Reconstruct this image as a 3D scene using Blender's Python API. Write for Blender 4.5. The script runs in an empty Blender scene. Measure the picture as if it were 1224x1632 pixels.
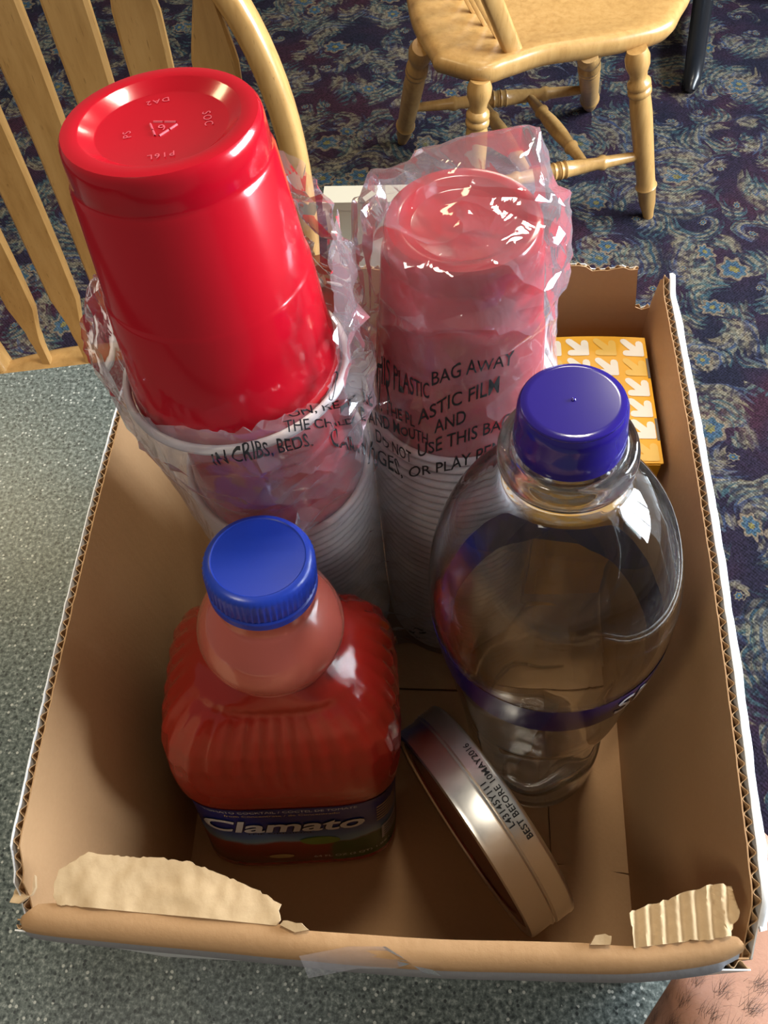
import bpy, bmesh, math, random
import numpy as np
from mathutils import Vector, Matrix, noise
from mathutils.bvhtree import BVHTree

random.seed(7)
PI = math.pi
SC = bpy.context.scene
COL = SC.collection

# ------------------------------------------------------------------ camera
F_PX, CX, CY, CAM_H = 1300.0, 612.0, 816.0, 0.60
VP, LPX = (702.0, 1600.0), 740.0          # vanishing points of the verticals and of the box's length
_v = np.array([VP[0]-CX, VP[1]-CY, F_PX])
_l = np.array([LPX-CX, -(F_PX**2 + _v[0]*(LPX-CX))/_v[1], F_PX])
_v /= np.linalg.norm(_v); _l /= np.linalg.norm(_l)
_w = np.cross(_v, _l)
if _w[0] < 0: _w = -_w
ROT = np.array([_w, _l, -_v])
EYE = np.array([0, 0, CAM_H])
cam_data = bpy.data.cameras.new('camera')
cam = bpy.data.objects.new('camera', cam_data); COL.objects.link(cam)
cam_data.sensor_fit = 'VERTICAL'; cam_data.sensor_height = 36.0; cam_data.sensor_width = 27.0
cam_data.lens = F_PX/1632*36.0
cam_data.clip_start = 0.01
M = Matrix.Identity(4)
for r in range(3):
    M[r][0] = ROT[r][0]; M[r][1] = -ROT[r][1]; M[r][2] = -ROT[r][2]; M[r][3] = EYE[r]
cam.matrix_world = M
SC.camera = cam

def at_z(u, v, z):
    r = ROT @ np.array([u-CX, v-CY, F_PX]); return EYE + r*((z-CAM_H)/r[2])
def at_y(u, v, y):
    r = ROT @ np.array([u-CX, v-CY, F_PX]); return EYE + r*(y/r[1])

# ------------------------------------------------------------------ world, lights, exposure
SC.view_settings.view_transform = 'Standard'
SC.view_settings.look = 'None'
SC.view_settings.gamma = 1.0
SC.view_settings.use_curve_mapping = False
SC.view_settings.exposure = -0.15
world = bpy.data.worlds.new('room_light'); SC.world = world
world.use_nodes = True
world.node_tree.nodes['Background'].inputs[0].default_value = (1.0, 0.93, 0.84, 1)
world.node_tree.nodes['Background'].inputs[1].default_value = 0.165

def area_light(name, loc, target, sx, sy, power, color):
    d = bpy.data.lights.new(name, 'AREA'); d.shape = 'RECTANGLE'; d.size = sx; d.size_y = sy
    d.energy = power; d.color = color
    o = bpy.data.objects.new(name, d); COL.objects.link(o)
    o.location = loc
    o.rotation_euler = (Vector(target)-Vector(loc)).to_track_quat('-Z', 'Y').to_euler()
    return o
area_light('window_daylight', (2.95, 1.15, 0.95), (0, 1.15, 0.55), 2.3, 1.2, 520, (0.80, 0.90, 1.0))
area_light('ceiling_lamp_light', (-1.5, 1.33, 1.66), (-1.5, 1.33, 0), 0.42, 0.42, 13, (1.0, 0.80, 0.45))
area_light('ceiling_panel_light', (0.35, 2.9, 1.66), (0.35, 2.9, 0), 0.45, 0.45, 16, (1.0, 0.90, 0.72))
area_light('ceiling_panel_light.001', (0.45, 1.75, 1.66), (0.45, 1.75, 0), 0.18, 0.18, 10, (1.0, 0.90, 0.72))

area_light('ceiling_panel_light.002', (0.15, 0.75, 1.66), (0.15, 0.75, 0), 0.24, 0.24, 16, (1.0, 0.90, 0.74))  # added overhead fill, brightens the floor inside the box
area_light('ceiling_panel_light.003', (-0.75, -0.55, 1.66), (-0.75, -0.55, 0), 0.3, 0.3, 12, (1.0, 0.90, 0.74))  # added fill behind the viewer, brightens the near part of the table

# ------------------------------------------------------------------ node and material helpers
class NT:
    def __init__(self, name):
        self.mat = bpy.data.materials.new(name); self.mat.use_nodes = True
        self.nt = self.mat.node_tree; self.nt.nodes.clear()
        self.out = self.nt.nodes.new('ShaderNodeOutputMaterial')
    def node(self, kind, **kw):
        n = self.nt.nodes.new(kind)
        for k, v in kw.items(): setattr(n, k, v)
        return n
    def put(self, sock, v):
        if hasattr(v, 'is_output'): self.nt.links.new(v, sock)
        elif v is not None:
            if isinstance(v, (tuple, list)) and len(v) == 3 and sock.type == 'RGBA': v = (*v, 1)
            sock.default_value = v
    def math(self, op, a, b=None, c=None, clamp=False):
        n = self.node('ShaderNodeMath', operation=op, use_clamp=clamp)
        self.put(n.inputs[0], a)
        if b is not None: self.put(n.inputs[1], b)
        if c is not None: self.put(n.inputs[2], c)
        return n.outputs[0]
    def vmath(self, op, a, b=None, out=0):
        n = self.node('ShaderNodeVectorMath', operation=op)
        self.put(n.inputs[0], a)
        if b is not None: self.put(n.inputs[1], b)
        return n.outputs[out]
    def mix(self, fac, a, b):
        n = self.node('ShaderNodeMix', data_type='RGBA')
        self.put(n.inputs[0], fac); self.put(n.inputs[6], a); self.put(n.inputs[7], b)
        return n.outputs[2]
    def coord(self, which='Object', scale=None):
        o = self.node('ShaderNodeTexCoord').outputs[which]
        if scale is not None:
            mp = self.node('ShaderNodeMapping'); self.put(mp.inputs[0], o)
            mp.inputs['Scale'].default_value = scale if isinstance(scale, (tuple, list)) else (scale,)*3
            o = mp.outputs[0]
        return o
    def noise(self, vec, scale=5.0, detail=2.0, rough=0.5, dist=0.0, out=0):
        n = self.node('ShaderNodeTexNoise'); self.put(n.inputs['Vector'], vec)
        n.inputs['Scale'].default_value = scale; n.inputs['Detail'].default_value = detail
        n.inputs['Roughness'].default_value = rough; n.inputs['Distortion'].default_value = dist
        return n.outputs[out]
    def voronoi(self, vec, scale=5.0, rnd=1.0, feature='F1', dims='3D'):
        n = self.node('ShaderNodeTexVoronoi', feature=feature, voronoi_dimensions=dims)
        self.put(n.inputs['Vector'], vec); n.inputs['Scale'].default_value = scale
        n.inputs['Randomness'].default_value = rnd
        return n
    def ramp(self, fac, stops):
        n = self.node('ShaderNodeValToRGB'); self.put(n.inputs[0], fac)
        while len(n.color_ramp.elements) < len(stops): n.color_ramp.elements.new(0.5)
        for e, (p, c) in zip(n.color_ramp.elements, stops):
            e.position = p; e.color = (*c, 1) if len(c) == 3 else c
        return n.outputs[0]
    def step(self, x, lo, hi):
        n = self.node('ShaderNodeMapRange', interpolation_type='SMOOTHSTEP')
        self.put(n.inputs[0], x); n.inputs[1].default_value = lo; n.inputs[2].default_value = hi
        return n.outputs[0]
    def bump(self, height, strength=0.3, dist=0.001):
        n = self.node('ShaderNodeBump'); n.inputs['Strength'].default_value = strength
        n.inputs['Distance'].default_value = dist; self.put(n.inputs['Height'], height)
        return n.outputs[0]
    def bsdf(self, color=(0.5, 0.5, 0.5), rough=0.5, normal=None, **kw):
        n = self.node('ShaderNodeBsdfPrincipled')
        self.put(n.inputs['Base Color'], color); self.put(n.inputs['Roughness'], rough)
        if normal is not None: self.put(n.inputs['Normal'], normal)
        for k, v in kw.items(): self.put(n.inputs[k.replace('_', ' ')], v)
        return n.outputs[0]
    def end(self, shader):
        self.nt.links.new(shader, self.out.inputs[0]); return self.mat

def plain(name, color, rough=0.5, var=0.06, nscale=40.0, **kw):
    n = NT(name); t = n.noise(n.coord(), nscale, 3)
    a = tuple(c*(1-var) for c in color); b = tuple(min(1, c*(1+var)) for c in color)
    return n.end(n.bsdf(n.mix(t, a, b), rough, **kw))

MAT = {}
def mat_carpet():
    n = NT('carpet'); P = n.coord('Object')
    warp = n.noise(P, 9.0, 2, out=1)
    Pw = n.vmath('ADD', P, n.vmath('MULTIPLY', n.vmath('SUBTRACT', warp, (0.5, 0.5, 0.5)), (0.05, 0.05, 0.0)))
    # woven base, mottled from navy to wine
    base = n.ramp(n.noise(P, 6.0, 3), [(0.35, (0.012, 0.012, 0.026)), (0.5, (0.022, 0.014, 0.030)), (0.66, (0.040, 0.014, 0.026))])
    col = base
    cols_a = [(0.0, (0.030, 0.065, 0.085)), (0.35, (0.055, 0.095, 0.10)), (0.6, (0.20, 0.155, 0.095)), (0.8, (0.040, 0.060, 0.125)), (1.0, (0.10, 0.12, 0.085))]
    def layer(col, vec, scale, arms, twist, off, rmax, inner):
        vor = n.voronoi(n.vmath('ADD', vec, off), scale, 0.75, dims='2D')
        d = n.vmath('SUBTRACT', n.vmath('ADD', vec, off), vor.outputs['Position'])
        s = n.node('ShaderNodeSeparateXYZ'); n.put(s.inputs[0], d)
        r = n.vmath('LENGTH', n.vmath('MULTIPLY', d, (1, 1, 0)), out=1)
        th = n.math('ARCTAN2', s.outputs[1], s.outputs[0])
        cs = n.node('ShaderNodeSeparateColor'); n.put(cs.inputs[0], vor.outputs['Color'])
        tw = n.math('MULTIPLY', n.math('SUBTRACT', cs.outputs[0], 0.5), twist*2)
        ang = n.math('ADD', n.math('MULTIPLY', th, arms), n.math('MULTIPLY', n.math('LOGARITHM', n.math('ADD', r, 0.004), 2.718), tw))
        ang = n.math('ADD', ang, n.math('MULTIPLY', cs.outputs[1], 6.28))
        wave = n.math('SINE', ang)
        edge = n.math('MULTIPLY_ADD', n.math('SINE', n.math('MULTIPLY_ADD', r, 420.0, n.math('MULTIPLY', th, 5.0))), 0.28, wave)
        leaf = n.math('MULTIPLY', n.step(edge, 0.25, 0.55), n.math('MULTIPLY', n.step(r, rmax, rmax*0.8), n.step(r, inner, inner*1.3)))
        vein = n.step(edge, 0.85, 0.95)
        tone = n.ramp(n.math('FRACT', n.math('MULTIPLY_ADD', r, 9.0, cs.outputs[2])), cols_a)
        tone = n.mix(n.math('MULTIPLY', vein, 0.8), tone, (0.22, 0.19, 0.13))
        fine = n.step(n.noise(vec, 70.0, 2), 0.40, 0.55)
        col = n.mix(n.math('MULTIPLY', leaf, n.math('MULTIPLY_ADD', fine, 0.6, 0.15)), col, tone)
        # rosette in the middle
        pet = n.math('MULTIPLY_ADD', n.math('SINE', n.math('MULTIPLY', th, 7.0)), 0.16, 1.0)
        rp = n.math('DIVIDE', r, pet)
        ring = n.math('MULTIPLY', n.step(rp, inner*0.95, inner*0.85), n.step(cs.outputs[2], 0.30, 0.32))
        rose = n.ramp(n.math('DIVIDE', rp, inner), [(0.0, (0.20, 0.17, 0.05)), (0.22, (0.18, 0.15, 0.05)), (0.28, (0.035, 0.075, 0.14)), (0.62, (0.05, 0.10, 0.13)), (0.72, (0.20, 0.15, 0.10)), (1.0, (0.16, 0.12, 0.09))])
        return n.mix(n.math('MULTIPLY', ring, 0.85), col, rose)
    col = layer(col, Pw, 9.0, 1.0, 3.4, (0.37, 0.11, 0), 0.10, 0.010)
    col = layer(col, Pw, 4.2, 2.0, 3.0, (0.0, 0.0, 0), 0.155, 0.036)
    col = layer(col, Pw, 5.0, 3.0, 2.2, (0.71, 0.53, 0), 0.085, 0.026)
    # loops
    gx = n.node('ShaderNodeSeparateXYZ'); n.put(gx.inputs[0], P)
    k = 2*PI/0.0075
    lp = n.math('MULTIPLY', n.math('SINE', n.math('MULTIPLY', gx.outputs[0], k)), n.math('SINE', n.math('MULTIPLY', gx.outputs[1], k)))
    lp = n.math('ADD', n.math('MULTIPLY', lp, 0.30), n.math('MULTIPLY', n.math('SUBTRACT', n.noise(P, 190.0, 2), 0.5), 2.4))
    gain = n.math('MULTIPLY_ADD', lp, 0.62, 0.74)
    sc = n.node('ShaderNodeVectorMath', operation='SCALE')
    n.put(sc.inputs[0], col); n.put(sc.inputs['Scale'], gain)
    return n.end(n.bsdf(sc.outputs[0], 0.95, n.bump(lp, 0.5, 0.002), Specular_IOR_Level=0.15))
def mat_laminate():
    n = NT('speckled_laminate'); P = n.coord('Object')
    a = n.noise(P, 300.0, 3, 0.7)
    col = n.ramp(a, [(0.32, (0.020, 0.028, 0.028)), (0.45, (0.070, 0.088, 0.085)), (0.55, (0.125, 0.150, 0.142)), (0.68, (0.27, 0.30, 0.285))])
    v = n.voronoi(P, 330.0, 1.0)
    cs = n.node('ShaderNodeSeparateColor'); n.put(cs.inputs[0], v.outputs['Color'])
    near = n.step(v.outputs['Distance'], 0.42, 0.30)
    col = n.mix(n.math('MULTIPLY', near, n.step(cs.outputs[0], 0.80, 0.84)), col, (0.025, 0.032, 0.034))
    col = n.mix(n.math('MULTIPLY', near, n.step(cs.outputs[1], 0.90, 0.93)), col, (0.42, 0.44, 0.41))
    return n.end(n.bsdf(col, 0.33, Specular_IOR_Level=0.45))
def mat_cardboard(name, c0, c1, rough=0.75):
    n = NT(name); P = n.coord('Object')
    f = n.noise(n.coord('Object', (60, 60, 60)), 6.0, 4, 0.6)
    b = n.noise(P, 14.0, 3)
    col = n.mix(n.math('MULTIPLY_ADD', f, 0.5, n.math('MULTIPLY', b, 0.5)), c0, c1)
    st = n.noise(n.coord('Object', (170, 170, 3)), 1.0, 1)
    return n.end(n.bsdf(col, rough, n.bump(n.math('ADD', f, st), 0.22, 0.0006), Specular_IOR_Level=0.28))
def mat_wood():
    n = NT('golden_oak'); P = n.coord('Object', (9, 9, 1.1))
    g = n.noise(P, 9.0, 5, 0.6, 0.4)
    col = n.ramp(g, [(0.30, (0.40, 0.215, 0.065)), (0.5, (0.48, 0.270, 0.088)), (0.72, (0.53, 0.310, 0.110))])
    pore = n.step(n.noise(n.coord('Object', (90, 90, 5)), 6.0, 2), 0.66, 0.74)
    col = n.mix(n.math('MULTIPLY', pore, 0.55), col, (0.17, 0.075, 0.02))
    return n.end(n.bsdf(col, 0.34, Coat_Weight=0.25, Coat_Roughness=0.2))
def mat_film():
    n = NT('clear_film'); P = n.coord('Object')
    f = n.noise(n.coord('Object', (55, 55, 22)), 1.0, 3, 0.55, 0.8)
    g = n.noise(P, 130.0, 2, 0.5, 0.5)
    nor = n.bump(n.math('MULTIPLY_ADD', g, 0.12, f), 0.25, 0.003)
    lw = n.node('ShaderNodeLayerWeight'); lw.inputs[0].default_value = 0.32; n.put(lw.inputs['Normal'], nor)
    gl = n.node('ShaderNodeBsdfGlossy'); gl.inputs['Roughness'].default_value = 0.06; n.put(gl.inputs['Normal'], nor)
    gl.inputs['Color'].default_value = (0.95, 0.95, 1.0, 1)
    tr = n.node('ShaderNodeBsdfTransparent'); tr.inputs[0].default_value = (0.965, 0.955, 0.965, 1)
    tl = n.node('ShaderNodeBsdfTranslucent'); tl.inputs[0].default_value = (0.85, 0.85, 0.92, 1)
    df = n.node('ShaderNodeBsdfDiffuse'); df.inputs[0].default_value = (0.85, 0.85, 0.92, 1); n.put(df.inputs['Normal'], nor)
    hz = n.node('ShaderNodeMixShader'); hz.inputs[0].default_value = 0.5
    n.nt.links.new(tl.outputs[0], hz.inputs[1]); n.nt.links.new(df.outputs[0], hz.inputs[2])
    m1 = n.node('ShaderNodeMixShader'); n.put(m1.inputs[0], n.math('MULTIPLY_ADD', lw.outputs['Facing'], 0.10, 0.14))
    n.nt.links.new(tr.outputs[0], m1.inputs[1]); n.nt.links.new(hz.outputs[0], m1.inputs[2])
    m2 = n.node('ShaderNodeMixShader'); n.put(m2.inputs[0], n.math('MULTIPLY_ADD', lw.outputs['Fresnel'], 0.75, 0.03, clamp=True))
    n.nt.links.new(m1.outputs[0], m2.inputs[1]); n.nt.links.new(gl.outputs[0], m2.inputs[2])
    return n.end(m2.outputs[0])
def mat_glass(name, color, ior, rough=0.0):
    n = NT(name)
    t = n.noise(n.coord(), 3.0, 1)
    g = n.bsdf(n.mix(t, color, tuple(c*0.985 for c in color)), rough, IOR=ior, Transmission_Weight=1.0)
    tr = n.node('ShaderNodeBsdfTransparent'); tr.inputs[0].default_value = (0.98, 0.985, 0.975, 1)
    mx = n.node('ShaderNodeMixShader'); mx.inputs[0].default_value = 0.10
    n.nt.links.new(g, mx.inputs[1]); n.nt.links.new(tr.outputs[0], mx.inputs[2])
    return n.end(mx.outputs[0])
def mat_metal():
    n = NT('brushed_tinplate')
    g = n.noise(n.coord('Object', (300, 300, 300)), 1.0, 2)
    return n.end(n.bsdf((0.82, 0.81, 0.78), n.math('MULTIPLY_ADD', g, 0.10, 0.27), Metallic=1.0))
def mat_juice():
    n = NT('tomato_juice_bottle'); P = n.coord()
    col = n.mix(n.noise(P, 8.0, 2), (0.20, 0.009, 0.006), (0.26, 0.014, 0.008))
    return n.end(n.bsdf(col, 0.17, Coat_Weight=0.35, Coat_Roughness=0.05, Subsurface_Weight=0.25, Subsurface_Radius=(0.02, 0.004, 0.002), Subsurface_Scale=0.4))
def mat_label_art():
    # printed label: blue top, pale waterline, red juice, green lime slice and leaves
    n = NT('juice_label_print'); P = n.coord('Object')
    s = n.node('ShaderNodeSeparateXYZ'); n.put(s.inputs[0], P)
    x, z = s.outputs[0], s.outputs[2]
    wob = n.math('MULTIPLY_ADD', n.noise(P, 45.0, 3), 0.016, z)
    col = n.ramp(n.math('DIVIDE', wob, 0.13), [(0.0, (0.030, 0.050, 0.025)), (0.30, (0.16, 0.016, 0.010)), (0.44, (0.22, 0.025, 0.015)), (0.48, (0.16, 0.30, 0.42)), (0.56, (0.06, 0.14, 0.34)), (0.66, (0.012, 0.020, 0.16)), (1.0, (0.008, 0.010, 0.10))])
    side = n.step(n.math('ADD', x, n.math('MULTIPLY', n.noise(P, 30.0, 2), 0.012)), 0.026, 0.029)
    low = n.step(wob, 0.062, 0.057)
    col = n.mix(n.math('MULTIPLY', side, low), col, (0.035, 0.085, 0.014))
    return n.end(n.bsdf(col, 0.28))
def mat_skin():
    n = NT('skin'); P = n.coord()
    col = n.mix(n.noise(P, 60.0, 4), (0.33, 0.155, 0.095), (0.43, 0.22, 0.145))
    return n.end(n.bsdf(col, 0.5, n.bump(n.noise(P, 500.0, 2), 0.25, 0.0006), Subsurface_Weight=0.15, Subsurface_Radius=(0.01, 0.004, 0.002), Subsurface_Scale=0.3))

MAT['carpet'] = mat_carpet()
MAT['laminate'] = mat_laminate()
MAT['kraft'] = mat_cardboard('kraft_inner', (0.37, 0.21, 0.098), (0.46, 0.275, 0.135))
MAT['kraft_edge'] = mat_cardboard('kraft_flute', (0.42, 0.27, 0.14), (0.52, 0.34, 0.19))
MAT['kraft_torn'] = mat_cardboard('kraft_torn_ply', (0.44, 0.30, 0.165), (0.60, 0.44, 0.26), 0.9)
MAT['white_board'] = mat_cardboard('white_outer_liner', (0.72, 0.74, 0.76), (0.82, 0.83, 0.84), 0.55)
MAT['scuffed'] = mat_cardboard('scuffed_grey_liner', (0.20, 0.20, 0.22), (0.34, 0.33, 0.33), 0.8)
MAT['wood'] = mat_wood()
MAT['film'] = mat_film()
MAT['mark_glint'] = plain('moulded_mark_glint_red', (0.62, 0.09, 0.13), 0.45)  # paler red puts the pinkish highlight of the raised marks into the colour
MAT['red'] = plain('red_plastic', (0.42, 0.0025, 0.012), 0.17, 0.05, Coat_Weight=0.3, Coat_Roughness=0.06)
MAT['white_plastic'] = plain('white_plastic', (0.80, 0.77, 0.76), 0.35)
MAT['blue_cap'] = plain('blue_cap_plastic', (0.012, 0.040, 0.36), 0.30)
MAT['purple_cap'] = plain('indigo_cap_plastic', (0.020, 0.010, 0.19), 0.16, Coat_Weight=0.4, Coat_Roughness=0.03)
MAT['purple_print'] = plain('indigo_band_print', (0.016, 0.008, 0.075), 0.16)
MAT['white_print'] = plain('white_print', (0.72, 0.72, 0.76), 0.4)
MAT['silver_print'] = plain('silver_print', (0.50, 0.52, 0.56), 0.3)
MAT['black_print'] = plain('black_print', (0.012, 0.012, 0.014), 0.5)
MAT['gold_print'] = plain('gold_print', (0.45, 0.34, 0.16), 0.4)
MAT['lime_print'] = plain('lime_print', (0.16, 0.26, 0.05), 0.4)
MAT['glass'] = mat_glass('bottle_glass', (0.97, 0.98, 0.97), 1.47)
MAT['liquid'] = mat_glass('clear_liquid', (0.985, 0.985, 0.97), 1.35)
MAT['neck_plastic'] = plain('milky_red_neck', (0.40, 0.085, 0.062), 0.20, Coat_Weight=0.8, Coat_Roughness=0.04)
MAT['juice'] = mat_juice()
MAT['label'] = mat_label_art()
MAT['metal'] = mat_metal()
MAT['tin_face'] = plain('tin_red_face', (0.20, 0.045, 0.032), 0.22, Metallic=0.7)
MAT['yellow'] = plain('yellow_carton', (0.86, 0.43, 0.010), 0.45)
MAT['yellow_light'] = plain('pale_yellow_print', (0.82, 0.52, 0.10), 0.45)
MAT['carton_white'] = plain('white_carton_print', (0.86, 0.82, 0.74), 0.45)
MAT['dark_gap'] = plain('dark_slot_grey', (0.16, 0.14, 0.12), 0.8)  # dark colour of the solid bars drawn as tuck slots
MAT['black_metal'] = plain('black_painted_metal', (0.010, 0.011, 0.014), 0.28)
MAT['cream'] = plain('cream_board', (0.50, 0.47, 0.38), 0.6)
MAT['skin'] = mat_skin()
MAT['hair'] = plain('brown_hair', (0.035, 0.016, 0.010), 0.5)
MAT['wall'] = plain('painted_wall', (0.62, 0.56, 0.47), 0.8, nscale=6)

# ------------------------------------------------------------------ mesh helpers
def mesh_obj(name, verts, faces, mat, parent=None, smooth=False, sharp=None):
    me = bpy.data.meshes.new(name)
    me.from_pydata([tuple(map(float, v)) for v in verts], [], faces)
    me.update()
    if smooth:
        me.polygons.foreach_set('use_smooth', [True]*len(me.polygons))
        if sharp: me.set_sharp_from_angle(angle=math.radians(sharp))
    if mat is not None: me.materials.append(MAT[mat] if isinstance(mat, str) else mat)
    o = bpy.data.objects.new(name, me); COL.objects.link(o)
    if parent is not None: o.parent = parent
    return o
def tag(o, label, cat, group=None):
    o['label'] = label; o['category'] = cat
    if group: o['group'] = group
    return o
def empty(name, loc=(0, 0, 0), rot=None):
    o = bpy.data.objects.new(name, None); COL.objects.link(o); o.empty_display_size = 0.02
    o.location = loc
    if rot is not None: o.rotation_euler = rot
    return o
def structure(o):
    o['kind'] = 'structure'; return o
class MB:
    def __init__(self): self.v = []; self.f = []
    def add(self, v, f):
        k = len(self.v); self.v += [tuple(p) for p in v]; self.f += [tuple(i+k for i in q) for q in f]; return self
    def box(self, lo, hi, m=None):
        v = [(x, y, z) for z in (lo[2], hi[2]) for y in (lo[1], hi[1]) for x in (lo[0], hi[0])]
        if m is not None: v = [m @ Vector(p) for p in v]
        return self.add(v, [(0, 2, 3, 1), (4, 5, 7, 6), (0, 1, 5, 4), (1, 3, 7, 5), (3, 2, 6, 7), (2, 0, 4, 6)])
    def prism(self, poly, t, m=None):
        # poly: list of (x, y), extruded from 0 to t in z
        k = len(poly); v = [(x, y, 0) for x, y in poly]+[(x, y, t) for x, y in poly]
        if m is not None: v = [m @ Vector(p) for p in v]
        f = [tuple(range(k-1, -1, -1)), tuple(range(k, 2*k))]+[(i, (i+1) % k, k+(i+1) % k, k+i) for i in range(k)]
        return self.add(v, f)
    def lathe(self, prof, seg=32, m=None, cap0=True, cap1=True, shape=None):
        v = []; n = len(prof)
        for r, z in prof:
            for j in range(seg):
                a = 2*PI*j/seg
                q = r if shape is None else r*shape(a, z)
                v.append((q*math.cos(a), q*math.sin(a), z))
        f = [(i*seg+j, i*seg+(j+1) % seg, (i+1)*seg+(j+1) % seg, (i+1)*seg+j) for i in range(n-1) for j in range(seg)]
        if cap0: f.append(tuple(range(seg-1, -1, -1)))
        if cap1: f.append(tuple(range((n-1)*seg, n*seg)))
        if m is not None: v = [m @ Vector(p) for p in v]
        return self.add(v, f)
    def tube(self, pts, rad, seg=10, flat=None):
        pts = [Vector(p) for p in pts]; n = len(pts)
        rad = rad if isinstance(rad, (list, tuple)) else [rad]*n
        v = []; up = None
        for i, p in enumerate(pts):
            t = (pts[min(i+1, n-1)]-pts[max(i-1, 0)]).normalized()
            if up is None:
                up = Vector((0, 0, 1)) if abs(t.z) < 0.9 else Vector((1, 0, 0))
                if flat is not None: up = Vector(flat[0])
            a = t.cross(up).normalized(); b = a.cross(t).normalized(); up = b
            for j in range(seg):
                c, s = math.cos(2*PI*j/seg), math.sin(2*PI*j/seg)
                if flat is not None:
                    e = 0.55; c = math.copysign(abs(c)**e, c)*flat[1]; s = math.copysign(abs(s)**e, s)*flat[2]
                v.append(p+(a*c+b*s)*rad[i])
        f = [(i*seg+j, i*seg+(j+1) % seg, (i+1)*seg+(j+1) % seg, (i+1)*seg+j) for i in range(n-1) for j in range(seg)]
        f += [tuple(range(seg-1, -1, -1)), tuple(range((n-1)*seg, n*seg))]
        return self.add(v, f)
    def build(self, name, mat, parent=None, smooth=False, sharp=None):
        return mesh_obj(name, self.v, self.f, mat, parent, smooth, sharp)
def along(p, q):
    # matrix that stands local z on the segment p -> q
    p, q = Vector(p), Vector(q)
    return Matrix.Translation(p) @ (q-p).to_track_quat('Z', 'Y').to_matrix().to_4x4()
def copy_tree(o, parent=None):
    c = o.copy(); COL.objects.link(c)
    if parent is not None: c.parent = parent
    for ch in list(o.children): copy_tree(ch, c)
    return c
def text_mesh(s, size=1.0, shear=0.0, bold=0.0, cuts=0, spacing=1.0):
    """letters as flat triangles in xy, left end at 0, cap height = size"""
    cu = bpy.data.curves.new('letters', 'FONT'); cu.body = s; cu.size = 1.0
    cu.shear = shear; cu.offset = bold; cu.resolution_u = 3; cu.space_character = spacing
    o = bpy.data.objects.new('letters', cu); COL.objects.link(o)
    me = bpy.data.meshes.new_from_object(o.evaluated_get(bpy.context.evaluated_depsgraph_get()))
    bpy.data.objects.remove(o); bpy.data.curves.remove(cu)
    bm = bmesh.new(); bm.from_mesh(me); bpy.data.meshes.remove(me)
    bmesh.ops.triangulate(bm, faces=bm.faces)
    for _ in range(cuts): bmesh.ops.subdivide_edges(bm, edges=[e for e in bm.edges if e.calc_length() > 0.12], cuts=1, use_grid_fill=False)
    bmesh.ops.triangulate(bm, faces=bm.faces)
    bm.verts.index_update()
    v = np.array([tuple(q.co) for q in bm.verts]); f = [tuple(q.index for q in fc.verts) for fc in bm.faces]
    bm.free()
    v[:, 0] -= v[:, 0].min(); v *= size/0.70
    return v, f
def bez(pts, n=8):
    # Catmull-Rom through the points
    out = []; P = [Vector(p) for p in pts]; P = [P[0]*2-P[1]]+P+[P[-1]*2-P[-2]]
    for i in range(1, len(P)-2):
        for k in range(n):
            t = k/n; a, b, c, d = P[i-1], P[i], P[i+1], P[i+2]
            out.append(0.5*((2*b)+(c-a)*t+(2*a-5*b+4*c-d)*t*t+(3*b-a-3*c+d)*t**3))
    out.append(P[-2]); return out
def lerp_prof(prof, z):
    zs = [p[1] for p in prof]; rs = [p[0] for p in prof]
    return float(np.interp(z, zs, rs))
def smooth_prof(prof, n=5):
    return [(max(p.x, 1e-4), p.y) for p in bez([(r, z, 0) for r, z in prof], n)]
# ------------------------------------------------------------------ setting
FLOOR_Z = -0.74
bm = MB(); bm.add([(-4, -3, FLOOR_Z), (5, -3, FLOOR_Z), (5, 6, FLOOR_Z), (-4, 6, FLOOR_Z)], [(0, 1, 2, 3)])
structure(bm.build('floor', 'carpet'))
# the window side of the room, to the right of the frame
m = MB()
m.box((2.70, -3, FLOOR_Z), (2.82, 6, 0.38)); m.box((2.70, -3, 1.52), (2.82, 6, 1.75))
m.box((2.70, -3, 0.38), (2.82, 0.0, 1.52)); m.box((2.70, 2.30, 0.38), (2.82, 6, 1.52))
wall = structure(m.build('wall_right', 'wall'))
win = structure(empty('window_1', (2.76, 1.15, 0.38)))
for k in range(2): MB().box((-0.03, -1.15, 0.0+1.11*k), (0.03, 1.15, 0.03+1.11*k)).build('window_rail', 'white_plastic', win)
for k in range(5): MB().box((-0.025, -1.15+0.567*k, 0.03), (0.025, -1.118+0.567*k, 1.11)).build('window_bar', 'white_plastic', win)

# the table the box stands on
tb = empty('dining_table', (0, 0, FLOOR_Z))
e0, e1 = at_z(0, 597, 0), at_z(190, 575, 0)
def table_edge(x): return e0[1]+(e1[1]-e0[1])*(x-e0[0])/(e1[0]-e0[0])
XR = 0.172
top = [(-1.15, -0.75), (XR, -0.75), (XR, table_edge(XR)-0.03), (XR-0.008, table_edge(XR)-0.008), (XR-0.03, table_edge(XR)-0.003), (-1.15, table_edge(-1.15))]
MB().prism(top, 0.03, Matrix.Translation((0, 0, 0.74-0.03))).build('tabletop', 'laminate', tb)
m = MB()
for i in range(len(top)-1):
    a, b = Vector((*top[i], 0)), Vector((*top[i+1], 0))
    d = (b-a).normalized(); nrm = Vector((d.y, -d.x, 0))
    m.add([a+Vector((0, 0, .708)), b+Vector((0, 0, .708)), b+nrm*.003+Vector((0, 0, .712)), a+nrm*.003+Vector((0, 0, .712)), a+nrm*.003+Vector((0, 0, .736)), b+nrm*.003+Vector((0, 0, .736)), b+Vector((0, 0, .7395)), a+Vector((0, 0, .7395))],
          [(0, 1, 2, 3), (3, 2, 5, 4), (4, 5, 6, 7)])
m.build('edge_band', 'black_print', tb)
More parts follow.
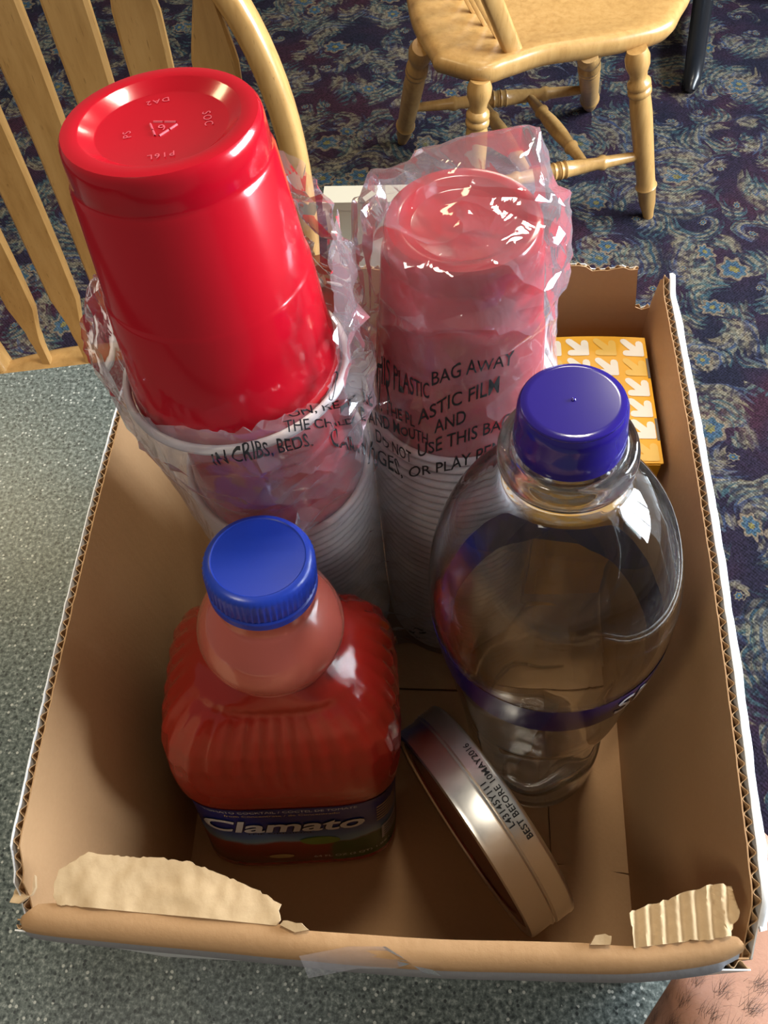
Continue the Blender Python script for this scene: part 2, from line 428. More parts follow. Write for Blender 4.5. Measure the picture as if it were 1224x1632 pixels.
def pedestal(parent, cx, cy, rot=0.0, zt=0.708):
    m = MB(); m.lathe([(0.05, 0.055), (0.038, 0.09), (0.036, zt-0.05), (0.10, zt-0.03), (0.10, zt)], 24, Matrix.Translation((cx, cy, 0)))
    m.build('column', 'black_metal', parent, True, 40)
    for k in range(4):
        a = rot+k*PI/2; d = Vector((math.cos(a), math.sin(a), 0)); c = Vector((cx, cy, 0))
        pts = [c+Vector((0, 0, .065)), c+d*.15+Vector((0, 0, .058)), c+d*.42+Vector((0, 0, .040)), c+d*.50+Vector((0, 0, .032)), c+d*.515+Vector((0, 0, .018))]
        f = MB().tube(pts, [0.030, 0.028, 0.025, 0.022, 0.013], 12).build('base_foot', 'black_metal', parent, True, 50)
        MB().lathe([(0.012, 0), (0.012, 0.022)], 12, Matrix.Translation(c+d*.49)).build('glide', 'black_metal', f, True, 40)
pedestal(tb, -0.50, -0.10, 0.4)
tag(tb, 'grey speckled laminate dining table the cardboard box stands on', 'table')
# another table further off, of which the black foot shows past the chair
t2 = empty('cafe_table', (0, 0, FLOOR_Z))
pedestal(t2, 0.735, 2.615, math.atan2(2.1234-2.615, 0.632-0.735))
MB().prism([(0.25, 2.15), (1.25, 2.15), (1.25, 3.1), (0.25, 3.1)], 0.03, Matrix.Translation((0, 0, 0.71))).build('tabletop', 'laminate', t2)
tag(t2, 'second table with a black metal pedestal foot beyond the oak chair', 'table')

# ------------------------------------------------------------------ chairs
SEAT_Z = 0.44
def leg_prof(L):
    k = [(0.0, .0125), (.05, .0155), (.10, .020), (.205, .0235), (.215, .0265), (.225, .0235), (.26, .0225), (.45, .024), (.66, .0255), (.74, .024),
         (.765, .0215), (.775, .0265), (.795, .0265), (.805, .0225), (.815, .0265), (.835, .0255), (.85, .0185), (.88, .0195), (.92, .026), (.96, .027), (1.0, .021)]
    return [(r*0.92, L*t) for t, r in k]
def stretcher(parent, p, q, rings):
    L = (Vector(q)-Vector(p)).length
    pr = [(0.008, 0), (0.0105, L*.08), (0.013, L*.22), (0.0165, L*.24), (0.0165, L*.255), (0.013, L*.275), (0.0165, L*.40), (0.0172, L*.5)]
    if rings: pr += [(0.0172, L*.455), (0.020, L*.465), (0.0172, L*.48), (0.020, L*.495), (0.020, L*.505), (0.0172, L*.52), (0.020, L*.535), (0.0172, L*.545)]
    pr = sorted([x for x in pr if x[1] <= L*.5], key=lambda x: x[1])
    pr = pr+[(r, L-z) for r, z in reversed(pr) if z < L*.499]
    MB().lathe(pr, 16, along(p, q)).build('stretcher', 'wood', parent, True, 50)
def make_chair(name, seat_poly, legs_top, legs_foot, thick=0.042, dish=0.012):
    """seat_poly: outline (x, y) counter-clockwise, metres, in world axes; feet on the floor"""
    c = sum((Vector((*p, 0)) for p in seat_poly), Vector())/len(seat_poly)
    ch = empty(name, (c.x, c.y, FLOOR_Z))
    loop = [Vector((p.x-c.x, p.y-c.y, 0)) for p in bez([(*p, 0) for p in seat_poly+seat_poly[:1]], 6)[:-1]]
    n = len(loop); v = []; f = []
    rows = [(0.90, SEAT_Z-thick), (0.965, SEAT_Z-thick+.004), (0.995, SEAT_Z-thick*.6), (1.0, SEAT_Z-thick*.35), (0.985, SEAT_Z-.006), (0.955, SEAT_Z-.001), (0.90, SEAT_Z), (0.75, SEAT_Z-dish*.4), (0.5, SEAT_Z-dish), (0.2, SEAT_Z-dish)]
    for s, z in rows:
        for p in loop: v.append((p.x*s, p.y*s, z))
    for i in range(len(rows)-1):
        for j in range(n): f.append((i*n+j, i*n+(j+1) % n, (i+1)*n+(j+1) % n, (i+1)*n+j))
    f.append(tuple(range(n-1, -1, -1))); f.append(tuple(range((len(rows)-1)*n, len(rows)*n)))
    mesh_obj('seat', v, f, 'wood', ch, True, 60)
    T = []
    for (tx, ty), (fx, fy) in zip(legs_top, legs_foot):
        p = Vector((fx-c.x, fy-c.y, 0)); q = Vector((tx-c.x, ty-c.y, SEAT_Z-thick+.012))
        MB().lathe(leg_prof((q-p).length), 20, along(p, q)).build('leg', 'wood', ch, True, 50)
        T.append((p, q))
    return ch, c, T
def on_leg(T, k, z):
    p, q = T[k]; return p+(q-p)*((z-p.z)/(q.z-p.z))
ARROW = [(0, .0065), (.07, .0070), (.12, .010), (.20, .0215), (.30, .0225), (.55, .0235), (.75, .0255), (.83, .0255), (.90, .017), (.96, .0095), (1, .008)]
ROD = [(0, .0062), (.30, .0066), (.36, .010), (.44, .0215), (.60, .0235), (.75, .0255), (.83, .0255), (.90, .017), (.96, .0095), (1, .008)]
def slat(parent, p, q, across, shape):
    # a flat paddle between two points
    p, q = Vector(p), Vector(q); L = (q-p).length; t = (q-p).normalized(); a = Vector(across); a = (a-t*a.dot(t)).normalized(); nrm = t.cross(a)
    v = []; f = []
    ks = []
    for i in range(41):
        s = i/40; w = float(np.interp(s, [x for x, _ in shape], [x for _, x in shape])); h = 0.0062 if w > .009 else w*.95
        c = p+t*(L*s)+nrm*(0.012*math.sin(PI*s))
        for (cu, cv) in ((1, .45), (.84, 1), (-.84, 1), (-1, .45), (-1, -.45), (-.84, -1), (.84, -1), (1, -.45)):
            v.append(c+a*w*cu+nrm*h*cv)
    for i in range(40):
        for j in range(8): f.append((i*8+j, i*8+(j+1) % 8, (i+1)*8+(j+1) % 8, (i+1)*8+j))
    f += [tuple(range(7, -1, -1)), tuple(range(320, 328))]
    return mesh_obj('slat', v, f, 'wood', parent, True, 35)
def chair_back(ch, c, p0, p1, out, height, rake, n, shape, bulge=0.05, inset=0.09):
    """hoop and slats between the two hoop feet p0, p1 on the seat; out = unit vector the back leans to"""
    p0, p1 = Vector((p0[0]-c.x, p0[1]-c.y, SEAT_Z-.01)), Vector((p1[0]-c.x, p1[1]-c.y, SEAT_Z-.01)); o = Vector((*out, 0)).normalized()
    ax = (p1-p0).normalized(); mid = (p0+p1)/2; hw = (p1-p0).length/2
    def hp(s, z):     # s across (-1..1), z height above the seat
        return mid+ax*(hw*s)+o*(rake*z)+Vector((0, 0, z))
    pts = []
    for s, z in [(-1, 0), (-1.06, .10), (-1.10, .22), (-1.06, .33), (-.92, .42), (-.68, .485), (-.36, .52), (0, .53), (.36, .52), (.68, .485), (.92, .42), (1.06, .33), (1.10, .22), (1.06, .10), (1, 0)]:
        pts.append(hp(s, z*height/.53))
    pts = bez(pts, 5)
    MB().tube(pts, 0.0145, 14, flat=(tuple(o), 1.0, 1.25)).build('hoop', 'wood', ch, True, 50)
    for k in range(n):
        s0 = (-1+2*(k+1+inset)/(n+1+2*inset)) if inset else (-1+2*(k+1)/(n+1))
        s1 = s0*1.14
        zt = height/.53*float(np.interp(abs(s1), [0, .36, .68, .92, 1.06], [.53, .52, .485, .42, .33]))-.004
        slat(ch, hp(s0, 0)+o*.012*(1-s0*s0), hp(s1, zt), ax, shape)
# chair drawn up to the table: hoop and arrow slats stand beyond the table edge
seat1 = [(-.69, .80), (-.71, .62), (-.68, .44), (-.55, .39), (-.4375, .385), (-.325, .39), (-.195, .44), (-.165, .62), (-.185, .80), (-.30, .835), (-.4375, .845), (-.575, .835)]
ch1, c1, T1 = make_chair('dining_chair', seat1[::-1] if False else seat1, [(-.60, .75), (-.275, .75), (-.255, .47), (-.62, .47)], [(-.65, .80), (-.225, .80), (-.215, .42), (-.66, .42)])
a, b = on_leg(T1, 0, .17), on_leg(T1, 3, .17); a2, b2 = on_leg(T1, 1, .17), on_leg(T1, 2, .17)
stretcher(ch1, a, b, True); stretcher(ch1, a2, b2, True)
stretcher(ch1, a.lerp(b, .36), a2.lerp(b2, .36), False); stretcher(ch1, a.lerp(b, .64), a2.lerp(b2, .64), False)
chair_back(ch1, c1, (-.672, .79), (-.203, .79), (0, 1), .60, .15, 6, ARROW)
tag(ch1, 'golden oak chair with a hoop back and flat arrow slats beside the grey table', 'chair')
# chair standing in the aisle
seat2 = [tuple(at_z(u, v, -.30)[:2]) for u, v in ((690, 88), (765, 107), (810, 96), (865, 78), (930, 68), (1000, 56), (1068, 37), (1090, 8))]
A, B = np.array(seat2[1]), np.array(seat2[-1])
seat2 = seat2+[(.49, 1.82), (.47, 1.97), (.40, 2.05), (.24, 2.03), (.05, 2.06), (-.06, 2.00), (-.10, 1.88), (-.085, 1.72), (-.045, 1.60)]
foot = lambda u, v: tuple(at_z(u, v, FLOOR_Z)[:2])
ft = [(0.045, 1.53), foot(1033, 345), foot(940, 172), foot(641, 226)]
ch2, c2, T2 = make_chair('dining_chair', seat2, [tuple(at_z(765, 130, -.335)[:2]), tuple(at_z(1014, 82, -.335)[:2]), tuple(at_z(938, 88, -.335)[:2]), tuple(at_z(672, 78, -.335)[:2])], ft)
a, b = on_leg(T2, 0, .17), on_leg(T2, 1, .17); a2, b2 = on_leg(T2, 3, .17), on_leg(T2, 2, .17)
stretcher(ch2, a, b, True); stretcher(ch2, a2, b2, True)
stretcher(ch2, a.lerp(b, .33), a2.lerp(b2, .40), False); stretcher(ch2, a.lerp(b, .66), a2.lerp(b2, .66), False)
q0 = at_z(818, 73, -.30); q1 = np.array([-.055, 2.0, -.3])
dv = Vector((q1[0]-q0[0], q1[1]-q0[1])).normalized(); ov = (-dv.y, dv.x)
chair_back(ch2, c2, (q0[0], q0[1]), (q1[0], q1[1]), ov if ov[0] < 0 else (dv.y, -dv.x), .53, .50, 7, ROD)
tag(ch2, 'golden oak chair with turned legs standing clear on the carpet', 'chair')
# ------------------------------------------------------------------ cardboard box
FZ = 0.008                      # top of the box's floor
RIM = 0.235
WT = 0.0046                     # board thickness
BL = Vector((-0.187, 0.395, 0)); BR = Vector((0.129, 0.393, 0)); FR = Vector((0.122, 0.022, 0)); FL = Vector((-0.180, 0.022, 0))   # inner corners at the rim
box = empty('cardboard_box', (-0.025, 0.20, 0))
def L2B(p): return Vector(p)-Vector((-0.025, 0.20, 0))
FLOOR_IN = 0.010                # the walls lean out a little towards the rim
def wall_panel(a, b, heights, name, flare, seed, torn_out=0.0, lip=0.0):
    """a -> b along the inner rim, outside to the right of travel; heights(s) = top edge (metres) for s in 0..1"""
    rnd = random.Random(seed)
    part = empty(name); part.parent = box
    L = (b-a).length; d = (b-a).normalized(); nrm = Vector((d.y, -d.x, 0)); n = max(8, int(L/0.0009))
    rows = 7
    def sheet(nm, off0, off1, mat, wave=None, hfun=heights, N=n):
        v = []; f = []
        for i in range(N+1):
            s = i/N; h = hfun(s)
            w = wave(s*L) if wave else 0.0
            for k in range(rows):
                t = k/(rows-1); z = FZ-.006+(h-FZ+.006)*t
                base = a.lerp(b, s)-nrm*(flare*(1-z/RIM))+nrm*(0.004*math.sin(PI*s)*t*t)
                p = base+Vector((0, 0, z))
                if wave: v.append(p+nrm*(w-.00022)); v.append(p+nrm*(w+.00022))
                else: v.append(p+nrm*off0); v.append(p+nrm*off1)
        R2 = rows*2
        for i in range(N):
            for k in range(rows-1):
                q = i*R2+2*k; r = q+R2
                f.append((q, r, r+2, q+2)); f.append((q+1, q+3, r+3, r+1))
            q = i*R2+2*(rows-1); r = q+R2; f.append((q, r, r+1, q+1))
        o = mesh_obj(nm, [L2B(p) for p in v], f, mat, part, True, 40)
        return o
    sheet('inner_liner', 0.0, 0.0006, 'kraft', N=max(40, n//5))
    sheet('outer_liner', WT-.0006, WT, 'white_board', hfun=lambda s: heights(s)-torn_out*(0.5+0.5*noise.noise(Vector((s*40, seed, 0)))), N=max(40, n//5))
    if lip:
        v = []; f = []; N = 90
        for i in range(N+1):
            s = .03+.955*i/N; p = a.lerp(b, s)+nrm*(0.004*math.sin(PI*s)); h = heights(s)
            w = lip*(1+.25*noise.noise(Vector((s*14, 2, 0))))
            for o_, dz in ((WT-.0007, .0002), (WT+w*.35, .0006), (WT+w, -.0012), (WT+w*.95, -.0020), (WT, -.0016)): v.append(L2B(p+nrm*o_+Vector((0, 0, h+dz))))
        for i in range(N):
            for k in range(4): f.append((i*5+k, i*5+k+1, i*5+k+6, i*5+k+5))
        mesh_obj('liner_lip', v, f, 'white_board', part, True)
    lam = 0.0060
    sheet('flute', 0, 0, 'kraft_edge', wave=lambda x: WT/2+(WT/2-.0009)*math.sin(2*PI*x/lam), hfun=lambda s: heights(s)-.0006)
    return part
def nz(s, f, seed): return noise.noise(Vector((s*f, seed*3.1, 0.0)))
def h_left(s):       # from back to front
    h = RIM+.0008*nz(s, 60, 1)
    if s > .93: h -= .030*((s-.93)/.07)**1.3+.004*nz(s, 90, 5)
    return h
def h_right(s):      # from front to back
    h = RIM+.001*nz(s, 50, 2)
    if s < .055: h -= .022*((.055-s)/.055)
    if s > .955: h += .010*(s-.955)/.045 if s < .985 else .006-.030*(s-.985)/.015
    return h
def h_back(s):       # from right to left
    x = s*(BR-BL).length
    h = RIM+.003+.0035*nz(s, 35, 3)+.0022*nz(s, 130, 4)
    if x < .012: h = RIM-.028+.003*nz(s, 200, 4)
    return h
wall_panel(BL, FL, h_left, 'side_wall', FLOOR_IN, 1)
wall_panel(FR, BR, h_right, 'side_wall', FLOOR_IN*.05, 2, lip=.0034)
wall_panel(BR, BL, h_back, 'back_wall', 0.004, 3, 0.004)
wall_panel(FL, FR, lambda s: RIM-.012, 'front_wall', 0.000, 4)
# floor: lower flaps and the inner flaps with their cut edges
def floor_piece(poly, z0, z1, name='bottom_flap'):
    MB().prism([tuple(L2B((x, y, 0)))[:2] for x, y in poly], z1-z0, Matrix.Translation((0, 0, z0))).build(name, 'kraft', box)
floor_piece([(-.178, .019), (-.030, .019), (-.030, .396), (-.178, .396)], .0005, .0040)
floor_piece([(-.0292, .019), (.1222, .019), (.1288, .396), (-.0292, .396)], .0005, .0040)
floor_piece([(-.178, .019), (.1220, .019), (.1230, .079), (.090, .084), (.072, .083), (.0715, .200), (-.178, .200)], .0044, FZ)
floor_piece([(.0728, .0845), (.103, .0815), (.1230, .080), (.1252, .200), (.0728, .200)], .0044, FZ-.0006)
floor_piece([(-.178, .2015), (.1252, .2015), (.1288, .396), (-.178, .396)], .0044, FZ+.0008)
# front edge: rolled-over flap stub with its torn pieces
def front_pt(u, v, z=RIM): return Vector(at_z(u, v, z))
ins = [(62, 1441), (95, 1440), (200, 1449), (320, 1460), (445, 1473), (482, 1482), (560, 1488), (700, 1497), (830, 1500), (930, 1503), (1010, 1508), (1090, 1500), (1165, 1492), (1182, 1500)]
outs = [(28, 1470), (48, 1487), (180, 1502), (310, 1514), (440, 1527), (490, 1531), (560, 1538), (700, 1547), (830, 1550), (930, 1552), (1010, 1552), (1090, 1545), (1150, 1534), (1185, 1518)]
inn = bez([front_pt(*p) for p in ins], 6); out = bez([front_pt(*p, RIM-.004) for p in outs], 6)
v = []; f = []; ring = []
for i, (p, q) in enumerate(zip(inn, out)):
    w = q-p; up = Vector((0, 0, 1)); jit = .0006*noise.noise(Vector((i*.5, 0, 3)))
    sec = [p-up*.0052, p-up*.0005, p+up*(.0004+jit), p+w*.35+up*.0022, p+w*.7+up*.0022, p+w*.9-up*.0005, q-up*(.0020+jit), q-up*.0075-w*.08, p+w*.7-up*.0115, p+w*.3-up*.009]
    v += [L2B(x) for x in sec]
k = 10
for i in range(len(inn)-1):
    for j in range(k): f.append((i*k+j, (i+1)*k+j, (i+1)*k+(j+1) % k, i*k+(j+1) % k))
f += [tuple(range(k)), tuple(range(len(v)-1, len(v)-1-k, -1))]
mesh_obj('rolled_flap_stub', v, f, 'kraft', box, True, 55)
# grey scuffed outer liner under the roll
v = []; f = []
for i, q in enumerate(out):
    d = Vector((0, -.0006, 0)); w = (.001+.005*(i/len(out)))*(1 if 4 < i < len(out)-5 else .3)
    v += [L2B(q+d+Vector((0, .002, -.003))), L2B(q+Vector((0, -.0012-w*.35, -.0065-w*.3))), L2B(q+Vector((0, .002, -.014)))]
for i in range(len(out)-1): f += [(i*3, i*3+3, i*3+4, i*3+1), (i*3+1, i*3+4, i*3+5, i*3+2)]
mesh_obj('scuffed_liner', v, f, 'scuffed', box, True)
def sheet_from_px(name, pts, z, mat, thick, ridges=None, droop=0.0, seed=1, wav=0.0004):
    """torn ply: outline in photo pixels on the plane z, cut into a fine grid"""
    P = [Vector(at_z(u, vv, z)) for u, vv in pts]
    bm = bmesh.new(); fc = bm.faces.new([bm.verts.new(p) for p in P])
    bmesh.ops.triangulate(bm, faces=[fc])
    for _ in range(4): bmesh.ops.subdivide_edges(bm, edges=[e for e in bm.edges if e.calc_length() > .0022], cuts=1, use_grid_fill=True)
    bmesh.ops.triangulate(bm, faces=bm.faces)
    bm.verts.index_update()
    V = [q.co.copy() for q in bm.verts]; Fc = [tuple(x.index for x in g.verts) for g in bm.faces]
    bd = {q.index for q in bm.verts if q.is_boundary}
    edges = [(e.verts[0].index, e.verts[1].index) for e in bm.edges if e.is_boundary]
    bm.free()
    y0 = min(p.y for p in P); W = []
    for i, p in enumerate(V):
        q = p.copy(); dy = p.y-y0
        q.z += -droop*dy+wav*noise.noise(p*180+Vector((seed, 0, 0)))+.0016*noise.noise(p*40+Vector((0, seed, 0)))
        if ridges: q.z += .0011*math.sin(2*PI*p.x/ridges)
        if i in bd and dy > .003: q.x += .0007*noise.noise(p*900); q.y += .0008*noise.noise(p*900+Vector((9, 0, 0)))
        W.append(q)
    n = len(W)
    allv = [L2B(p) for p in W]+[L2B(p-Vector((0, 0, thick))) for p in W]
    fs = Fc+[tuple(i+n for i in reversed(t)) for t in Fc]+[(a, b, b+n, a+n) for a, b in edges]
    return mesh_obj(name, allv, fs, mat, box, True, 50)
sheet_from_px('torn_flap', [(92, 1442), (86, 1430), (88, 1412), (98, 1390), (120, 1374), (145, 1361), (175, 1364), (215, 1367), (258, 1369), (305, 1374), (335, 1388), (372, 1401), (400, 1414), (425, 1428), (448, 1441), (444, 1452), (447, 1466), (440, 1475), (330, 1464), (210, 1453)], RIM+.001, 'kraft_torn', .0012, None, -.10, 3, .0006)
sheet_from_px('torn_flap', [(1010, 1511), (1005, 1480), (1000, 1457), (1004, 1453), (1030, 1444), (1055, 1437), (1078, 1427), (1105, 1420), (1131, 1410), (1159, 1414), (1166, 1436), (1174, 1459), (1166, 1475), (1163, 1494), (1090, 1501)], RIM+.001, 'kraft_torn', .0012, .0060, -.25, 8, .0003)
sheet_from_px('torn_shred', [(940, 1506), (948, 1492), (962, 1488), (974, 1494), (972, 1506)], RIM+.002, 'kraft_torn', .0025, None, -.5, 5, .001)
sheet_from_px('torn_shred', [(446, 1474), (452, 1466), (480, 1472), (492, 1482), (470, 1486)], RIM+.002, 'kraft_torn', .0025, None, -.2, 6, .001)
# crushed white corner of the left wall
sheet_from_px('torn_shred', [(14, 1438), (24, 1415), (32, 1392), (45, 1380), (55, 1400), (48, 1425), (30, 1440)], RIM-.016, 'kraft_torn', .002, None, .2, 9, .002)
sheet_from_px('torn_shred', [(1205, 1440), (1200, 1425), (1212, 1418), (1222, 1450), (1224, 1482), (1212, 1485), (1208, 1465)], RIM-.010, 'white_board', .002, None, .2, 4, .002)
# clear tape on the front roll
tp = [(478, 1524, .003), (520, 1516, .0035), (555, 1509, .004), (590, 1509, .0045), (615, 1509, .0045), (640, 1525, .003), (660, 1540, .000), (690, 1546, -.003)]
v = []; f = []
for i, (u, vv, dz) in enumerate(tp):
    for k in range(6):
        p = Vector(at_z(u+k*3, vv+k*(7 if i < 5 else 2.2), RIM-.0005-.0010*k+.0012*noise.noise(Vector((i*1.7, k*1.3, 0)))))
        p.z += .002; v.append(L2B(p))
for i in range(len(tp)-1):
    for k in range(5): f.append((i*6+k, (i+1)*6+k, (i+1)*6+k+1, i*6+k+1))
mesh_obj('tape', v, f, 'film', box, True)
tag(box, 'open brown cardboard box with torn flaps and white outside on the table', 'box')

# cream carton standing on the table behind the box
c0, c1p = at_y(492, 322, .425), at_y(640, 325, .425)
cr = empty('paper_carton', (-.045, .455, 0))
zc = c0[2]
m = MB(); m.box((-.034, -.030, 0), (.045, -.016, zc-.002)); m.build('body', 'cream', cr)
m = MB(); m.prism([(-.035, -.031), (.046, -.031), (.046, -.015), (-.035, -.015)], .006, Matrix.Translation((0, 0, zc-.006))); m.build('lid', 'cream', cr)
tag(cr, 'cream paper carton standing on the table behind the cardboard box', 'carton')
# ------------------------------------------------------------------ bottles
def frame_between(base, top, spin=0.0):
    z = (Vector(top)-Vector(base)).normalized(); x = (Vector((math.cos(spin), math.sin(spin), 0)))
    x = (x-z*x.dot(z)).normalized(); y = z.cross(x)
    Mx = Matrix((x, y, z)).transposed().to_4x4(); Mx.translation = Vector(base)
    return Mx
def level_base(root, parts, blend=.035):
    """a leaning bottle still stands flat: its lowest centimetres are brought level with the box floor"""
    Mw = root.matrix_world; Mi = Mw.inverted()
    for o in parts:
        for q in o.data.vertices:
            if q.co.z < blend:
                t = 1-max(0, q.co.z)/blend; w = t*t*(3-2*t)
                p = Mw @ q.co; p.z -= ((Mw @ Vector((q.co.x, q.co.y, 0))).z-FZ+.0002)*w
                q.co = Mi @ p
        o.data.update()
# --- juice bottle
JB = Vector(at_z(484, 1262, FZ)); JT = Vector(at_z(411, 886, .297))
jl = (JT-JB).length
jb = empty('juice_bottle'); jb.matrix_world = frame_between(JB, JT, math.radians(6))
def sq(e):     # rounded square against a circle; e = 0 is a circle, 1 the full square
    def fn(a):
        c, s = abs(math.cos(a)), abs(math.sin(a)); k = 2+3.0*e
        return 1/((c**k+(s/.78)**k)**(1/k)) if e > .3 else 1/((c**k+(s/(1-.22*e/.3))**k)**(1/k))
    return fn
JPROF = [(.0560, 0, .85), (.0620, .003, .9), (.0648, .010, .9), (.0640, .016, .85), (.0635, .020, .8), (.0632, .030, .8), (.0624, .060, .8), (.0616, .108, .8), (.0620, .113, .85), (.0630, .119, .9), (.0636, .126, .95), (.0640, .138, .95), (.0640, .155, .95), (.0632, .170, .9), (.0605, .184, .8), (.0555, .1955, .62), (.0490, .205, .42), (.0420, .2125, .22), (.0355, .218, .06), (.0322, .222, 0)]
SEG = 144
v = []; f = []
zs = np.linspace(0, .222, 120)
for z in zs:
    r = np.interp(z, [p[1] for p in JPROF], [p[0] for p in JPROF]); e = np.interp(z, [p[1] for p in JPROF], [p[2] for p in JPROF]); fn = sq(e)
    for j in range(SEG):
        a = 2*PI*j/SEG; q = r*fn(a)
        wl = .128+.006*math.sin(a*2+.6)                 # wavy upper edge of the label panel
        if z < .5: q *= 1
        fl = max(0, min(1, (z-.142)/.02))*max(0, min(1, (.215-z)/.010))
        q *= 1-fl*.030*(0.5+0.5*math.cos(a*36))**1.5
        v.append((q*math.cos(a), q*math.sin(a), z))
n = len(zs)
f = [(i*SEG+j, i*SEG+(j+1) % SEG, (i+1)*SEG+(j+1) % SEG, (i+1)*SEG+j) for i in range(n-1) for j in range(SEG)]+[tuple(range(SEG-1, -1, -1))]
mesh_obj('body', v, f, 'juice', jb, True, 50)
npf = smooth_prof([(.0322, .2215), (.0318, .2235), (.0338, .2265), (.0352, .2320), (.0350, .2380), (.0325, .2460), (.0285, .2530), (.0245, .2580), (.0222, .2610), (.0220, .2700)], 4)
MB().lathe(npf, 64, cap0=False).build('neck', 'neck_plastic', jb, True, 50)
capz = jl-.0205
cp = MB().lathe([(.0238, capz+.005), (.0240, capz+.0055), (.0240, capz+.0165), (.0234, capz+.0185), (.0222, capz+.0198), (.0205, capz+.0204), (.0200, capz+.0201), (.0001, capz+.0201)], 180, cap1=False,
                shape=lambda a, z: 1+(.016*max(0, math.cos(a*60)) if capz+.0052 < z < capz+.0175 else 0)).build('cap', 'blue_cap', jb, True, 30)
MB().lathe([(.0240, capz-.001), (.0244, capz-.0005), (.0244, capz+.0034), (.0237, capz+.0042)], 64).build('tamper_ring', 'blue_cap', cp, True, 30)
# label wrapped round the recessed panel
def jr(a, z):
    r = np.interp(z, [p[1] for p in JPROF], [p[0] for p in JPROF]); e = np.interp(z, [p[1] for p in JPROF], [p[2] for p in JPROF])
    return r*sq(e)(a)
v = []; f = []; ZL = np.linspace(.016, .114, 30)
for i in range(SEG+1):
    a = 2*PI*i/SEG
    for z in ZL:
        zz = z if z < ZL[-1]-1e-6 else z
        q = jr(a, zz)+.0004; v.append((q*math.cos(a), q*math.sin(a), zz))
nz_ = len(ZL)
f = [(i*nz_+k, (i+1)*nz_+k, (i+1)*nz_+k+1, i*nz_+k+1) for i in range(SEG) for k in range(nz_-1)]
lab = mesh_obj('label', v, f, 'label', jb, True)
def wrap_juice(s, size, a_mid, z, mat, off=.0008, name='label_text', width=None, **kw):
    v, f = text_mesh(s, size, cuts=2, **kw)
    if width: v = v*np.array([width/v[:, 0].max(), 1, 1])
    w = v[:, 0].max(); out = []
    # walk round the panel by arc length
    aa = np.linspace(a_mid-1.9, a_mid+1.9, 600); pp = np.array([(jr(a, .06)*math.cos(a), jr(a, .06)*math.sin(a)) for a in aa])
    sl = np.concatenate([[0], np.cumsum(np.linalg.norm(np.diff(pp, axis=0), axis=1))]); sm = np.interp(a_mid, aa, sl)
    for p in v:
        a = float(np.interp(sm+p[0]-w/2, sl, aa)); zz = z+p[1]; q = jr(a, zz)+off
        out.append((q*math.cos(a), q*math.sin(a), zz))
    return mesh_obj(name, out, f, mat, lab)
FA = math.radians(-97)
wrap_juice('TOMATO COCKTAIL / CÓCTEL DE TOMATE', .0042, FA, .1070, 'silver_print', width=.088)
wrap_juice('from Concentrate / de Concentrado', .0030, FA+.02, .1015, 'gold_print', width=.066)
wrap_juice('Clamato', .0190, FA, .0750, 'black_print', off=.0007, shear=.18, bold=.035, width=.096)
wrap_juice('Clamato', .0190, FA+.008, .0758, 'silver_print', off=.0012, shear=.18, bold=.022, width=.095)
wrap_juice('THE ORIGINAL', .0024, FA-.05, .0705, 'black_print', width=.040)
wrap_juice('64 FL OZ (2 QT) 1.89 L', .0034, FA+.75, .0225, 'white_print', width=.052)
def wrap_patch(cx, cz, rx, rz, mat, off, name, square=False):
    v = [(0, 0)]+[(rx*math.cos(t), rz*math.sin(t)) for t in np.linspace(0, 2*PI, 28, endpoint=False)]
    if square: v = [(0, 0)]+[(rx*max(-1, min(1, 1.6*math.cos(t))), rz*max(-1, min(1, 1.6*math.sin(t)))) for t in np.linspace(0, 2*PI, 28, endpoint=False)]
    out = []
    for x, z in v:
        a = FA+(cx+x)/.060; q = jr(a, cz+z)+off; out.append((q*math.cos(a), q*math.sin(a), cz+z))
    mesh_obj(name, out, [(0, 1+k, 1+(k+1) % 28) for k in range(28)], mat, lab)
wrap_patch(.024, .0545, .0135, .0075, 'lime_print', .0007, 'lime_slice')
wrap_patch(.020, .0560, .0100, .0050, 'lime_print', .0010, 'lime_slice')
wrap_patch(-.006, .0270, .0090, .0035, 'gold_print', .0007, 'printed_clam')
def wrap_rect(a_mid, cz, w, h, mat, off, name):
    n = 10; out = []
    for i in range(n+1):
        a = a_mid+(i/n-.5)*w/.066
        for z in (cz-h/2, cz, cz+h/2): q = jr(a, z)+off; out.append((q*math.cos(a), q*math.sin(a), z))
    mesh_obj(name, out, [(i*3+k, i*3+3+k, i*3+4+k, i*3+1+k) for i in range(n) for k in range(2)], mat, lab)
wrap_rect(FA+1.12, .046, .015, .024, 'silver_print', .0010, 'nutrition_box')
for k in range(5): wrap_rect(FA+1.12, .0375+k*.0042, .012, .0013, 'black_print', .0014, 'fine_print')
for k in range(6): wrap_rect(FA+1.08, .074+k*.0045, .016, .0016, 'gold_print', .0012, 'fine_print')
bpy.context.view_layer.update()
level_base(jb, [o for o in jb.children_recursive if o.type == 'MESH'])
tag(jb, 'red tomato juice bottle with a ribbed blue cap and fluted shoulder', 'bottle')

